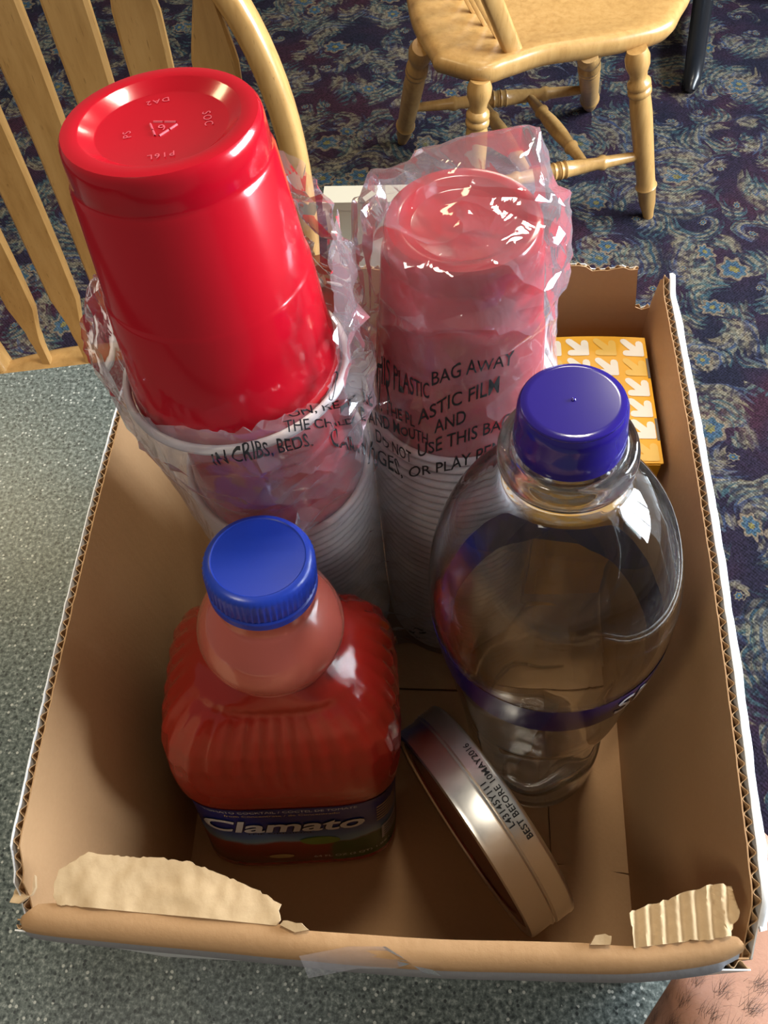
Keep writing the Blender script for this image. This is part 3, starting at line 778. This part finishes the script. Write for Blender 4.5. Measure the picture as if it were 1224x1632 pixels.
# --- clear glass bottle
SB = Vector(at_z(847, 1194, FZ)); ST = Vector(at_z(914, 637, .368))
KZ = (ST-SB).length/.346; sl_ = .346           # profile below is drawn 0.346 tall
TP_ = lambda z: 1-.065*z/.346
sbm = frame_between(SB, ST, 0.0) @ Matrix.Diagonal((1, 1, KZ, 1))
sb = empty('glass_bottle'); sb.matrix_world = sbm
GP = smooth_prof([(.0370, 0), (.0410, .003), (.0428, .010), (.0436, .025), (.0450, .060), (.0482, .100), (.0515, .128), (.0548, .155), (.0590, .185), (.0615, .208), (.0620, .225), (.0602, .245), (.0560, .262), (.0500, .277), (.0420, .289), (.0335, .297), (.0272, .302), (.0250, .306), (.0248, .310), (.0268, .3125), (.0284, .3150), (.0288, .3195), (.0280, .3235), (.0262, .3255), (.0222, .3260), (.0205, .3265), (.0205, .345)], 3)
GP = [(r*TP_(z), z) for r, z in GP]
def grip(a, z):
    # pinched hand grip low on the body, front and back, with a wavy lower edge
    s = 0.0
    for c in (math.radians(-62), math.radians(118)):
        d = math.atan2(math.sin(a-c), math.cos(a-c))
        lo = .034+.016*(0.5+0.5*math.cos(d*5.0)); hi = .118
        t = max(0, min(1, (z-lo)/.010))*max(0, min(1, (hi-z)/.020)); t = t*t*(3-2*t)
        s += t*max(0, 1-(abs(d)/1.05)**6)*(.75+.25*math.cos(d*5.0))
    return 1-.17*s
gseg = 96
outer = [(r, z) for r, z in GP]
inner = [(max(r-.0032, .0001), z+(.006*max(0, 1-z/.02))) for r, z in GP if z >= .002 and z < .340]
zz = sorted(set(list(np.linspace(0.012, .135, 62))))
def dens(pr):
    lo = [p for p in pr if p[1] < .012]; hi = [p for p in pr if p[1] > .135]
    return lo+[(lerp_prof(pr, z), z) for z in zz]+hi
outer = dens(outer); inner = dens(inner)
v = []; f = []
def add_rings(pr, flip, close_bottom):
    b = len(v)
    for r, z in pr:
        for j in range(gseg):
            a = 2*PI*j/gseg; q = r*grip(a, z); v.append((q*math.cos(a), q*math.sin(a), z))
    for i in range(len(pr)-1):
        for j in range(gseg):
            q = (b+i*gseg+j, b+i*gseg+(j+1) % gseg, b+(i+1)*gseg+(j+1) % gseg, b+(i+1)*gseg+j)
            f.append(q[::-1] if flip else q)
    c = len(v); v.append((0, 0, pr[0][1]+.003))
    for j in range(gseg):
        q = (c, b+(j+1) % gseg, b+j); f.append(q[::-1] if flip else q)
    return b, b+(len(pr)-1)*gseg
o0, o1 = add_rings(outer, False, True); i0, i1 = add_rings(inner, True, True)
for j in range(gseg): f.append((o1+j, o1+(j+1) % gseg, i1+(j+1) % gseg, i1+j))
mesh_obj('glass_body', v, f, 'glass', sb, True, 60)
# printed band with white letters
v = []; f = []; bz = np.linspace(.178, .208, 8)
for i in range(gseg+1):
    a = 2*PI*i/gseg
    for z in bz: q = lerp_prof(outer, z)+.0003; v.append((q*math.cos(a), q*math.sin(a), z))
f = [(i*8+k, (i+1)*8+k, (i+1)*8+k+1, i*8+k+1) for i in range(gseg) for k in range(7)]
band = mesh_obj('print_band', v, f, 'purple_print', sb, True)
tv, tf = text_mesh('SMIRNOFF', .0200, bold=.01, cuts=2, spacing=1.08)
a0 = math.radians(-60); outv = []
for p in tv:
    z = .1832+p[1]; rr = lerp_prof(outer, z); a = a0+p[0]*.80/rr; q = rr+.0007; outv.append((q*math.cos(a), q*math.sin(a), z))
mesh_obj('band_lettering', outv, tf, 'white_print', band)
cz = sl_
sc_ = MB().lathe([(.0212, .3255), (.0224, .326), (.0226, .330), (.0222, .334), (.0216, .337), (.0216, cz-.006), (.0212, cz-.0025), (.0200, cz-.0006), (.0185, cz), (.0170, cz), (.0001, cz)], 72, cap1=False, shape=lambda a, z: .935).build('cap', 'purple_cap', sb, True, 35)
MB().lathe([(.0009, cz-.0002), (.0008, cz+.0005), (.0001, cz+.0006)], 12, cap0=False, cap1=False).build('gate_mark', 'purple_cap', sc_, True)
v = []; f = []
for i in range(15):
    a = math.radians(-122+i*3.4)
    for z in (.010, .014, .018, .022, .026): q = lerp_prof(outer, z)+.0003; v.append((q*math.cos(a), q*math.sin(a), z))
f = [(i*5+k, (i+1)*5+k, (i+1)*5+k+1, i*5+k+1) for i in range(14) for k in range(4)]
bpy.context.view_layer.update()
level_base(sb, [o for o in sb.children if o.name.startswith('glass_body')])
tag(sb, 'large clear glass bottle with a glossy indigo cap and printed band', 'bottle')

# ------------------------------------------------------------------ cups
CUP_H, CUP_R, CUP_B = 0.112, 0.0468, 0.0322
def make_cup():
    pr = [(.0452, .0015), (.0447, .006), (.0430, .020), (.0425, .022), (.0400, .052), (.0394, .0535), (.0389, .0545), (.0352, .0960), (.0343, .0975), (.0338, .0990), (.0340, .1005), (.0335, .1080), (.0330, .1105), (.0320, .1118),
          (.0305, .1120), (.0268, .1120), (.0262, .1117), (.0222, .1090), (.0216, .1088), (.0001, .1088)]
    o = MB().lathe(pr, 56, cap0=False, cap1=False).build('party_cup', 'red', None, True, 38)
    m = MB(); rr = []
    prof = [(CUP_R+.0005+.0018*math.cos(t), .0026+.0026*math.sin(t)) for t in np.linspace(0, 2*PI, 11)]
    m.lathe(prof, 56, cap0=False, cap1=False)
    m.build('rim', 'white_plastic', o, True)
    return o
CUP_AXIS_R = (0.0052, 0.2790); TOP_R = 0.2608
CUP_AXIS_L = (-0.0930, 0.2680); LEAN_L = (0.0175, -0.100); TOP_L = 0.2480      # this stack leans a little towards the front
def axis_l(z): return Vector((CUP_AXIS_L[0]+LEAN_L[0]*z, CUP_AXIS_L[1]+LEAN_L[1]*z, z))
STEP = 0.0075
cup0 = make_cup()
first = True
def place_cup(loc, label, group, rot=None):
    global first
    o = cup0 if first else copy_tree(cup0)
    first = False
    o.location = loc; o.rotation_euler = rot if rot else (0, 0, random.random()*6)
    if 'group' in o: del o['group']
    tag(o, label, 'cup', group)
    return o
def stack(axis, top, label, toplabel, group, lean=(0.0, 0.0), low=.0045):
    k = 0; d = Vector((*lean, 1)).normalized(); z = top; q = d.to_track_quat('Z', 'Y')
    while z > FZ+low:
        o = place_cup((axis[0]+lean[0]*z, axis[1]+lean[1]*z, z), toplabel if k == 0 else label, group if k else None)
        o.rotation_mode = 'QUATERNION'; o.rotation_quaternion = q @ Matrix.Rotation(random.random()*6, 3, 'Z').to_quaternion()
        z -= STEP*d.z; k += 1
stack(CUP_AXIS_R, TOP_R, 'red cup nested in the cup stack whose top the bag covers', 'topmost red cup seen through the pulled-up bag tip', 'cups in the covered stack')
stack(CUP_AXIS_L, TOP_L, 'red cup nested under the pulled-out cup at the torn bag', 'red cup with white rim right under the pulled-out cup', 'cups in the torn-open stack', LEAN_L, .0085)
# the cup that stands out of the torn bag, with its moulded marks
tb0, tr0 = Vector((-.0930, .2372, .4420)), Vector((-.0905, .2300, .3350))
ax = (tb0-tr0).normalized()
qr = ax.to_track_quat('Z', 'Y')
topcup = place_cup(tr0, 'upturned red plastic cup sticking out of the torn clear bag', None)
topcup.rotation_mode = 'QUATERNION'; topcup.rotation_quaternion = qr @ Matrix.Rotation(PI, 3, 'Z').to_quaternion()
zb = .1088
def emboss(name, v, f, ang, r, size_rot):
    M2 = Matrix.Rotation(ang, 4, 'Z') @ Matrix.Translation((r, 0, zb)) @ Matrix.Rotation(size_rot, 4, 'Z')
    n = len(v); c = v.mean(0) if n else 0
    top_ = [M2 @ Vector((p[0]-c[0], p[1]-c[1], .00022)) for p in v]
    mesh_obj(name, top_, f, 'mark_glint', topcup)
for s, ang, r, rr, sz in (('PS', math.radians(178), .0115, math.radians(-90), .0027), ('SOC', math.radians(-2), .0150, math.radians(-90), .0028), ('P16L', math.radians(-97), .0165, math.radians(97+175), .0026), ('DA2', math.radians(90), .0165, math.radians(90), .0026)):
    v, f = text_mesh(s, sz, spacing=1.25)
    emboss('moulded_mark', v, f, ang, r, rr)
v, f = text_mesh('6', .0036); emboss('moulded_mark', v, f, 0, 0, math.radians(200))
tri = [Vector((.0062*math.cos(a), .0062*math.sin(a), 0)) for a in (math.radians(5), math.radians(125), math.radians(245))]
for k in range(3):
    p, q = tri[k], tri[(k+1) % 3]; d = q-p
    for s0, s1 in ((.14, .50), (.56, .86)):
        a = p+d*s0; b = p+d*s1; nn = Vector((d.y, -d.x, 0)).normalized()*.0004; z = Vector((0, 0, zb))
        h = Vector((0, 0, .0004))
        mesh_obj('moulded_mark', [a-nn+z, b-nn+z, b-nn*.4+z+h, a-nn*.4+z+h, a+nn*.4+z+h, b+nn*.4+z+h, b+nn+z, a+nn+z], [(0, 1, 2, 3), (3, 2, 5, 4), (4, 5, 6, 7)], 'mark_glint', topcup)

# ------------------------------------------------------------------ clear bag round both stacks
def hull(points):
    bm = bmesh.new()
    for p in points: bm.verts.new(p)
    r = bmesh.ops.convex_hull(bm, input=bm.verts)
    bmesh.ops.delete(bm, geom=[g for g in r['geom_interior'] if isinstance(g, bmesh.types.BMVert)], context='VERTS')
    bmesh.ops.recalc_face_normals(bm, faces=bm.faces)
    bm.verts.index_update()
    v = [tuple(q.co) for q in bm.verts]; f = [tuple(x.index for x in g.verts) for g in bm.faces]; bm.free()
    return v, f
def ringpts(ax, r, z, n=28): return [(ax[0]+r*math.cos(2*PI*i/n), ax[1]+r*math.sin(2*PI*i/n), z) for i in range(n)]
G = .0028
m = MB()
zb0 = FZ+.0018
m.add(*hull(ringpts(CUP_AXIS_R, CUP_R+G, zb0)+ringpts(CUP_AXIS_R, CUP_R+G, TOP_R+.004)+ringpts(CUP_AXIS_R, CUP_B+.0045, TOP_R+CUP_H+.002)))
peak = [tuple(at_y(862, 200, .307)), tuple(at_y(838, 204, .312)), tuple(at_y(742, 216, .315)), tuple(at_y(690, 240, .315))]
ridge = [tuple(at_y(622, 283, .312)), tuple(at_y(560, 318, .309))]
seam = [(.0475, .297, .295), (.0490, .301, .255), (.0430, .299, .335)]
m.add(*hull([(p[0], p[1]+dy, p[2]-abs(dy)*.4) for p in peak for dy in (-.003, .003)]+ringpts(CUP_AXIS_R, CUP_B+.002, TOP_R+CUP_H-.002)+ringpts(CUP_AXIS_R, CUP_B+.010, TOP_R+.05)+seam))
m.add(*hull([(p[0], p[1]+dy, p[2]-abs(dy)) for p in peak[2:]+ridge for dy in (-.002, .004)]+[(-.030, .262, .330), (-.020, .300, .26), (-.05, .285, .25), (.000, .30, .25), (-.030, .268, .25)]))
m.add(*hull(ringpts(axis_l(zb0), CUP_R+G+.0005, zb0)+ringpts(axis_l(.258), CUP_R+G+.0005, .258)+ringpts((-.0905, .2330), CUP_R+G+.0025, .346)))
m.add(*hull(ringpts((-.0905, .2320), CUP_R+.0052, .332)+ringpts((-.0910, .2350), CUP_R+.0045, .404)))
m.add(*hull([(x, y, z) for x in (-.116, -.126) for y in (.235, .283) for z in (.30, .405)]+[(-.07, .292, .38), (-.07, .292, .30), (-.10, .285, .41)]))
m.add(*hull([(-.0885, .236, zb0), (-.0885, .290, zb0), (.0046, .243, zb0), (.0046, .305, zb0), (-.0885, .214, .30), (-.0885, .270, .31), (.0046, .243, .31), (.0046, .305, .32)]))
tmp = m.build('bag_raw', None)
md = tmp.modifiers.new('r', 'REMESH'); md.mode = 'VOXEL'; md.voxel_size = .0021
me = bpy.data.meshes.new_from_object(tmp.evaluated_get(bpy.context.evaluated_depsgraph_get()))
bpy.data.objects.remove(tmp)
nv = len(me.vertices); co = np.empty(nv*3); me.vertices.foreach_get('co', co); co = co.reshape(-1, 3)
faces = [tuple(p.vertices) for p in me.polygons]
ed = np.empty(len(me.edges)*2, dtype=np.int64); me.edges.foreach_get('vertices', ed); ed = ed.reshape(-1, 2)
def smooth_pass(c, it, lam=.5):
    deg = np.bincount(ed.ravel(), minlength=nv)[:, None]
    for _ in range(it):
        s = np.zeros_like(c); np.add.at(s, ed[:, 0], c[ed[:, 1]]); np.add.at(s, ed[:, 1], c[ed[:, 0]])
        c = c+(s/np.maximum(deg, 1)-c)*lam
    return c
co = smooth_pass(co, 6)
me.vertices.foreach_set('co', co.ravel()); me.update()
nor = np.empty(nv*3); me.vertices.foreach_get('normal', nor); nor = nor.reshape(-1, 3)
def ridged(x): return (1-abs(x)*1.6)
dsp = np.zeros(nv)
for i in range(nv):
    x, y, z = co[i]
    loose = min(1, max(.25, (z-.30)/.06)) if x > -.03 else min(1, max(.22, (z-.27)/.05))
    gap = max(0, 1-abs(x+.040)/.035); loose = max(loose, .8*gap)
    fin = max(0, min(1, (z-.372)/.016)) if x > -.05 else max(0, min(.6, (-.10-x)/.03))
    n1 = noise.noise(Vector((x*30+z*26, y*30, z*8+5)))
    n2 = noise.noise(Vector((x*24-z*34, y*24+z*20, z*12+11)))
    n3 = noise.noise(Vector((x*20, y*20+3, z*18)))
    n4 = noise.noise(Vector((x*60+z*50, y*60, z*30+2)))
    if nor[i][2] < -.5 and z < .05: continue
    dsp[i] = loose*(1-.85*fin)*(.0042*max(0, 1-5*abs(n1))+.0038*max(0, 1-5*abs(n2))+.0060*max(0, .15+n3)+.0016*max(0, 1-4*abs(n4)))
co2 = smooth_pass(co+nor*dsp[:, None], 1, .2)
me.vertices.foreach_set('co', co2.ravel()); me.update()
cen = np.array([co2[list(f)].mean(0) for f in faces])
keep = []
for f, c in zip(faces, cen):
    dx, dy = c[0]+.0907, c[1]-.2330; r = math.hypot(dx, dy); th = math.atan2(dy, dx)
    zt = .357+.010*noise.noise(Vector((th*2.2, 1, 0)))+.006*noise.noise(Vector((th*7, 4, 0)))+.004*noise.noise(Vector((th*25, 7, 0)))
    # the film stands higher at the back and on the left
    back = max(0, math.sin(th+.35)); zt += .040*back**1.5
    lf = max(0, math.cos(th-PI*.96)); zt += .016*lf**3
    kill = r < .078 and c[2] > zt and c[0] < -.042
    if r < .046 and c[2] > .335: kill = True
    if not kill: keep.append(f)
# ease the torn edge out of the grid, then fray it
cnt = {}
for f in keep:
    for a, b in zip(f, f[1:]+f[:1]): cnt[(min(a, b), max(a, b))] = cnt.get((min(a, b), max(a, b)), 0)+1
nb = {}
for (a, b), k in cnt.items():
    if k == 1: nb.setdefault(a, []).append(b); nb.setdefault(b, []).append(a)
for _ in range(7):
    new = {a: co2[q].mean(0)*.6+co2[a]*.4 for a, q in nb.items()}
    for a, p in new.items(): co2[a] = p
for a in nb: co2[a] += np.array(noise.noise_vector(Vector(co2[a])*260))*.0022
used = sorted({i for f in keep for i in f}); idx = {k: j for j, k in enumerate(used)}
bag = empty('plastic_bag', (-.04, .25, FZ))
O = Vector((-.04, .25, FZ))
raw = mesh_obj('film_raw', [co2[i] for i in used], [tuple(idx[i] for i in f) for f in keep], None)
md = raw.modifiers.new('d', 'DECIMATE'); md.ratio = .11
me2 = bpy.data.meshes.new_from_object(raw.evaluated_get(bpy.context.evaluated_depsgraph_get()))
fv = [p.co.copy() for p in me2.vertices]; ff = [tuple(p.vertices) for p in me2.polygons]
bpy.data.objects.remove(raw); bpy.data.meshes.remove(me2)
# lay the film on what it wraps and against what stands beside it: over the cups, under and behind the bottles
def prof_r(h): return float(np.interp(h, [-.004, 0, .0055, .02, .112, .118], [.0491, .0491, .0491, .0440, .0340, 0]))
def keep_out(p, base, d, pad=.0017):
    h = (p-base).dot(d); foot_ = base+d*h; w = p-foot_; rr = w.length
    return foot_, w, rr, h
def trees(objs):
    out = []
    for o in objs:
        Mw = o.matrix_world; out.append(BVHTree.FromPolygons([Mw @ q.co for q in o.data.vertices], [tuple(q.vertices) for q in o.data.polygons]))
    return out
gv = []; gf = []
for rr_, zz_ in outer:
    for jj in range(48):
        aa_ = 2*PI*jj/48; gv.append(sbm @ Vector((rr_*math.cos(aa_), rr_*math.sin(aa_), zz_)))
gf = [(ii*48+jj, ii*48+(jj+1) % 48, (ii+1)*48+(jj+1) % 48, (ii+1)*48+jj) for ii in range(len(outer)-1) for jj in range(48)]
BT = [BVHTree.FromPolygons(gv, gf)]+trees([o for o in jb.children_recursive if o.type == 'MESH' and o.name.split('.')[0] in ('body', 'neck', 'cap', 'tamper_ring')])
DL = Vector((*LEAN_L, 1)).normalized()
for _ in range(3):
    for p in fv:
        for base, d, top_ in ((Vector((CUP_AXIS_R[0], CUP_AXIS_R[1], 0)), Vector((0, 0, 1)), TOP_R), (axis_l(0), DL, TOP_L/DL.z), (tr0, ax, 0)):
            ft_, w, rr, h = keep_out(p, base, d)
            lim = prof_r(h-top_) if h > top_-.004 else (.0491 if top_ > 0 else 0)
            if h-top_ > .112: lim = 0
            if lim and lim-.012 < rr < lim+.0019: p += w.normalized()*(lim+.0019-rr)
            if .104 < h-top_ < .1140 and rr < .034: p += d*(.1140-(h-top_))
        for t in BT:
            loc, nr, _i, dist = t.find_nearest(p, .03)
            if loc is not None and (p-loc).dot(nr) < .0024: p += (loc+nr*.0024-p)
        p.z = max(p.z, FZ+.0014)
mesh_obj('film', [p-O for p in fv], ff, 'film', bag, True, 17)
bpy.data.meshes.remove(me)
tag(bag, 'torn clear plastic bag with black warning print wrapped around two cup stacks', 'bag')
BVH = BVHTree.FromPolygons(fv, ff)
def bag_hit(u, v):       # where a line of sight meets the bag
    r = ROT @ np.array([u-CX, v-CY, F_PX]); h = BVH.ray_cast(Vector(EYE), Vector(r))
    return h[0] if h[0] is not None and .15 < h[0].y < .29 else None
def print_on_bag(v, f, mat, path, name, high=1.0):
    """letters run along a baseline (photo pixels), stand up the film and lie on it"""
    us = [p[0] for p in path]; W = v[:, 0].max(); base = {}
    out = []; ok = []
    for p in v:
        u = us[0]+(us[-1]-us[0])*p[0]/W; k = round(u)
        if k not in base: base[k] = bag_hit(k, float(np.interp(k, us, [q[1] for q in path])))
        b0 = bag_hit(u, float(np.interp(u, us, [q[1] for q in path])))
        h = BVH.ray_cast(Vector((b0.x, -.5, b0.z+p[1])), Vector((0, 1, 0))) if b0 is not None else (None,)
        if h[0] is None: out.append(Vector((0, 0, 0))); ok.append(False)
        else: out.append(h[0]+Vector((0, -.0005, .0002))); ok.append(True)
    fs = [t for t in f if all(ok[i] for i in t) and max((out[t[0]]-out[t[1]]).length, (out[t[1]]-out[t[2]]).length) < .010]
    # one part for each word
    fs.sort(key=lambda t: min(v[i][0] for i in t)); runs = []; reach = -1
    for t in fs:
        a, b = min(v[i][0] for i in t), max(v[i][0] for i in t)
        if not runs or a-reach > .15*v[:, 1].max(): runs.append([])
        runs[-1].append(t); reach = max(reach, b)
    for run in runs:
        ids = sorted({i for t in run for i in t}); mp = {k: j for j, k in enumerate(ids)}
        mesh_obj(name, [out[i]-O for i in ids], [tuple(mp[i] for i in t) for t in run], mat, bag)
LINES = [('VOID', [(490, 630), (540, 608)]), ('THIS PLASTIC', [(590, 602), (640, 624), (684, 634)]), ('BAG AWAY', [(688, 614), (740, 597), (818, 580)]),
         ('ON, KEEP', [(462, 664), (568, 644)]), ('REN. THE PL', [(579, 640), (661, 680)]), ('ASTIC FILM', [(666, 676), (720, 648), (795, 624)]),
         ('THE CHILD', [(455, 688), (566, 674)]), ('E AND MOUTH', [(577, 668), (682, 708)]), ('AND', [(692, 690), (742, 672)]),
         ('DO NOT', [(600, 702), (656, 738)]), ('USE THIS BAG', [(666, 728), (740, 704), (814, 678)]),
         ('IN CRIBS, BEDS,', [(345, 740), (400, 732), (500, 708)]), ('CARRIAGES,', [(528, 708), (585, 724), (642, 760)]), ('OR PLAY PENS', [(652, 760), (720, 748), (812, 716)])]
for s, path in LINES:
    v, f = text_mesh(s, .0086 if path[0][0] > 575 else (.0058 if path[0][1] < 690 else .0082), bold=.008, cuts=1)
    print_on_bag(v, f, 'black_print', path, 'warning_text')
v, f = text_mesh('PLASTIC', .0020)
print_on_bag(v, f, 'black_print', [(647, 1014), (680, 1018)], 'warning_text')
tv = []; tf = []
for k in range(3):
    a0 = math.radians(90+120*k)
    for t in range(6):
        a = a0-.85+t*.28; tv += [(.0065+.0048*math.cos(a), .0085+.0048*math.sin(a), 0), (.0065+.0026*math.cos(a), .0085+.0026*math.sin(a), 0)]
    b0 = k*12
    tf += [(b0+2*t, b0+2*t+1, b0+2*t+3) for t in range(5)]+[(b0+2*t, b0+2*t+3, b0+2*t+2) for t in range(5)]
print_on_bag(np.array(tv), tf, 'black_print', [(647, 1010), (680, 1014)], 'recycling_mark')
# ------------------------------------------------------------------ round tin lid on its edge
TP, TQ = Vector(at_z(662, 1150, .088)), Vector(at_z(880, 1470, .080))
mid = (TP+TQ)/2; ch = (TQ-TP).normalized(); RAD = (TQ-TP).length/2*1.02; TH = .030
lean = math.radians(-2.5)
side = Vector((ch.y, -ch.x, 0)).normalized()
if side.x > 0: side = -side                               # towards the juice bottle
nrm = (side*math.cos(lean)+Vector((0, 0, 1))*math.sin(lean)).normalized()
up = nrm.cross(ch); up = up if up.z > 0 else -up
cen_t = Vector((mid.x, mid.y, FZ+RAD*up.z+.002))
tin = empty('tin_lid'); Mt = Matrix((ch, nrm.cross(ch), nrm)).transposed().to_4x4(); Mt.translation = cen_t-nrm*TH*.5
tin.matrix_world = Mt
R_ = RAD
MB().lathe([(R_-.004, .0008), (R_-.0012, 0), (R_, .0010), (R_+.0003, .0025), (R_, .004), (R_, .0125), (R_-.0010, .0135), (R_-.0004, .0148), (R_-.0012, .0160), (R_-.0012, .0270), (R_-.0018, .0290), (R_-.0035, .0300), (R_-.0060, .0296), (R_-.0070, .0282)], 160, cap0=False, cap1=False).build('rim_band', 'metal', tin, True, 40)
MB().lathe([(R_-.0072, .0280), (R_-.009, .0287), (R_-.016, .0290), (R_-.0165, .0282), (.0001, .0282)], 96, cap0=False, cap1=False).build('lid_face', 'tin_face', tin, True, 40)
MB().lathe([(R_-.0040, .0010), (R_-.0045, .0260), (.0001, .0264)], 96, cap0=False, cap1=False).build('inside_face', 'metal', tin, True, 40)
vup = Vector((0, 0, 1)); loc_up = Mt.to_3x3().inverted() @ vup; aup = math.atan2(loc_up.y, loc_up.x)
def wrap_tin(s, size, a_c, zc, flip):
    v, f = text_mesh(s, size, cuts=2, spacing=1.05, bold=.01); w = v[:, 0].max(); out = []
    for p in v:
        a = a_c+(p[0]-w/2)/R_*flip; z = zc+p[1]
        out.append(((R_+.0006)*math.cos(a), (R_+.0006)*math.sin(a), z))
    mesh_obj('date_stamp', out, f, 'black_print', tin)
sg = 1 if aup > 0 else -1
wrap_tin('BEST BEFORE 10MAY2016', .0036, aup-.03*sg, .0035, sg)
wrap_tin('L43145Y111', .0036, aup-.13*sg, .0085, sg)
tag(tin, 'round silver tin lid with a date stamp leaning on its edge', 'tin lid')

# ------------------------------------------------------------------ yellow carton with arrows
YZ = .200
yb = empty('printed_carton', (.094, .322, FZ))
yl = lambda x, y, z: Vector((x-.094, y-.322, z-FZ))
x0, x1, y0, y1 = .0575, .1246, .2765, .3725
MB().box(yl(x0, y0, FZ+.0008), yl(x1, y1, YZ-.0012)).build('body', 'yellow', yb)
tw = x1-x0
m = MB()                                               # lid sheet, bowed a little along its back
NX, NY = 14, 14; v = []; f = []
for i in range(NX+1):
    for j in range(NY+1):
        x = x0-.0006+(tw+.0012)*i/NX; y = y0-.0010+(y1-y0+.0016)*j/NY
        z = YZ+.0016*math.sin(PI*i/NX)*(j/NY)
        v += [yl(x, y, z), yl(x, y, z-.0009)]
w_ = (NY+1)*2
for i in range(NX):
    for j in range(NY):
        q = i*w_+2*j; f.append((q, q+w_, q+w_+2, q+2)); f.append((q+1, q+3, q+w_+3, q+w_+1))
for i in range(NX):
    q = i*w_; f.append((q, q+1, q+w_+1, q+w_)); q = i*w_+2*NY; f.append((q, q+w_, q+w_+1, q+1))
for j in range(NY):
    q = 2*j; f.append((q, q+2, q+3, q+1)); q = NX*w_+2*j; f.append((q, q+1, q+3, q+2))
lid = mesh_obj('lid', v, f, 'yellow', yb)
# arrow pointing down-left: shaft from the upper right, corner at the lower left
AR = [(.05, 0), (.80, 0), (.92, .06), (.94, .17), (.90, .28), (.80, .33), (.60, .33), (.96, .74), (1.0, .86), (.95, .97), (.83, 1.0), (.72, .95), (.33, .56), (.33, .74), (.28, .86), (.17, .90), (.06, .86), (0, .74), (0, .05)]
def arrow(cx, cy, s, kind, rot):
    pts = []
    for p in AR:
        q = ((p[0]-.5)*s, (p[1]-.5)*s); q = (q[0]*rot[0]+q[1]*rot[1], q[0]*rot[2]+q[1]*rot[3])
        x, y = cx+q[0], cy+q[1]
        if x < x0 or x > x1: x = min(max(x, x0), x1)
        y = min(max(y, y0), y1)
        i = (x-x0)/tw; j = (y-y0)/(y1-y0)
        pts.append(yl(x, y, YZ+.0016*math.sin(PI*i)*j+.00035))
    mesh_obj('printed_arrow', pts, [tuple(range(len(pts)))], kind, lid)
PX, PY = .0172, .0160
for r in range(6):
    for c in range(4):
        cx = x1-.0085-c*PX; cy = y1-.0085-r*PY
        kind = 'carton_white' if ('wywwwy', 'ywywyw', 'wwywwy', 'wyywyw')[c][r] == 'w' else 'yellow_light'
        arrow(cx, cy, .0142, kind, (-1, 0, 0, 1))
for yy, ln in ((.3395, .016), (.292, .016)):
    MB().box(yl(x1-.0009, yy, YZ-.004), yl(x1+.0005, yy+ln, YZ+.0004)).build('tuck_slot', 'dark_gap', yb)
m = MB(); m.box(yl(x0+.001, y0-.0016, YZ-.020), yl(x1-.001, y0-.0002, YZ-.001)); m.build('tuck_flap', 'yellow', yb)
tag(yb, 'yellow carton printed with white arrows standing in the corner of the box', 'carton')

# ------------------------------------------------------------------ forearm and hand at the box corner
def skin_mesh(name, verts, edges, rad, mat, sub=2):
    me = bpy.data.meshes.new(name); me.from_pydata(verts, edges, []); me.update()
    o = bpy.data.objects.new(name, me); COL.objects.link(o)
    o.modifiers.new('s', 'SKIN'); sd = o.modifiers.new('d', 'SUBSURF'); sd.levels = sub; sd.render_levels = sub
    for i, r in enumerate(rad): me.skin_vertices[0].data[i].radius = (r, r)
    me.skin_vertices[0].data[0].use_root = True
    res = bpy.data.meshes.new_from_object(o.evaluated_get(bpy.context.evaluated_depsgraph_get()))
    bpy.data.objects.remove(o)
    res.polygons.foreach_set('use_smooth', [True]*len(res.polygons)); res.materials.append(MAT[mat])
    q = bpy.data.objects.new(name, res); COL.objects.link(q); return q
V_ = [(.098, -.20, .060), (.108, -.14, .062), (.121, -.085, .064), (.139, -.038, .064), (.170, .008, .064), (.186, .042, .064),      # elbow side to wrist
      (.184, .066, .060), (.176, .092, .056)]
E_ = [(i, i+1) for i in range(7)]; Rr = [.054, .055, .054, .050, .041, .033, .029, .026]
for k in range(4):
    z0 = .078-k*.0165
    pts = [(.172-.002*k, .100, z0), (.163, .122-.002*k, z0-.001), (.154, .138-.004*k, z0-.003), (.150, .152-.006*k, z0-.005)]
    b = len(V_); V_ += pts; E_ += [(7, b)]+[(b+i, b+i+1) for i in range(3)]; Rr += [.0105, .0092, .0085, .0072]
pts = [(.166, .070, .082), (.157, .086, .094), (.151, .104, .101)]
b = len(V_); V_ += pts; E_ += [(6, b), (b, b+1), (b+1, b+2)]; Rr += [.0125, .0105, .0085]
arm = skin_mesh('person', V_, E_, Rr, 'skin')
# short dark hairs on the forearm
dg = arm.data; rnd = random.Random(3); hv = []; hf = []
cand = [p for p in dg.polygons if -.13 < p.center.y < .02 and p.normal.z > -.05 and p.normal.x < .9]
for k in range(2600):
    p = rnd.choice(cand); vs = [dg.vertices[i].co for i in p.vertices]
    w = [rnd.random() for _ in vs]; s = sum(w); c = Vector((0, 0, 0))
    for q, ww in zip(vs, w): c += q*(ww/s)
    d = (Vector((.55+rnd.uniform(-.5, .5), .35+rnd.uniform(-.5, .5), .05))+p.normal*.28); d = (d-p.normal*d.dot(p.normal)*.7).normalized()
    L = rnd.uniform(.005, .012); sd = d.cross(p.normal).normalized()*.00007; b = len(hv)
    for t in (0, .5, 1): q = c+d*L*t+p.normal*(.0016*math.sin(PI*t)); wd = sd*(1-.75*t); hv += [q-wd, q+wd]
    hf += [(b, b+1, b+3, b+2), (b+2, b+3, b+5, b+4)]
h = mesh_obj('arm_hair', hv, hf, 'hair', arm); h['kind'] = 'stuff'
tag(arm, 'bare hairy forearm of a person reaching past the box corner', 'person')
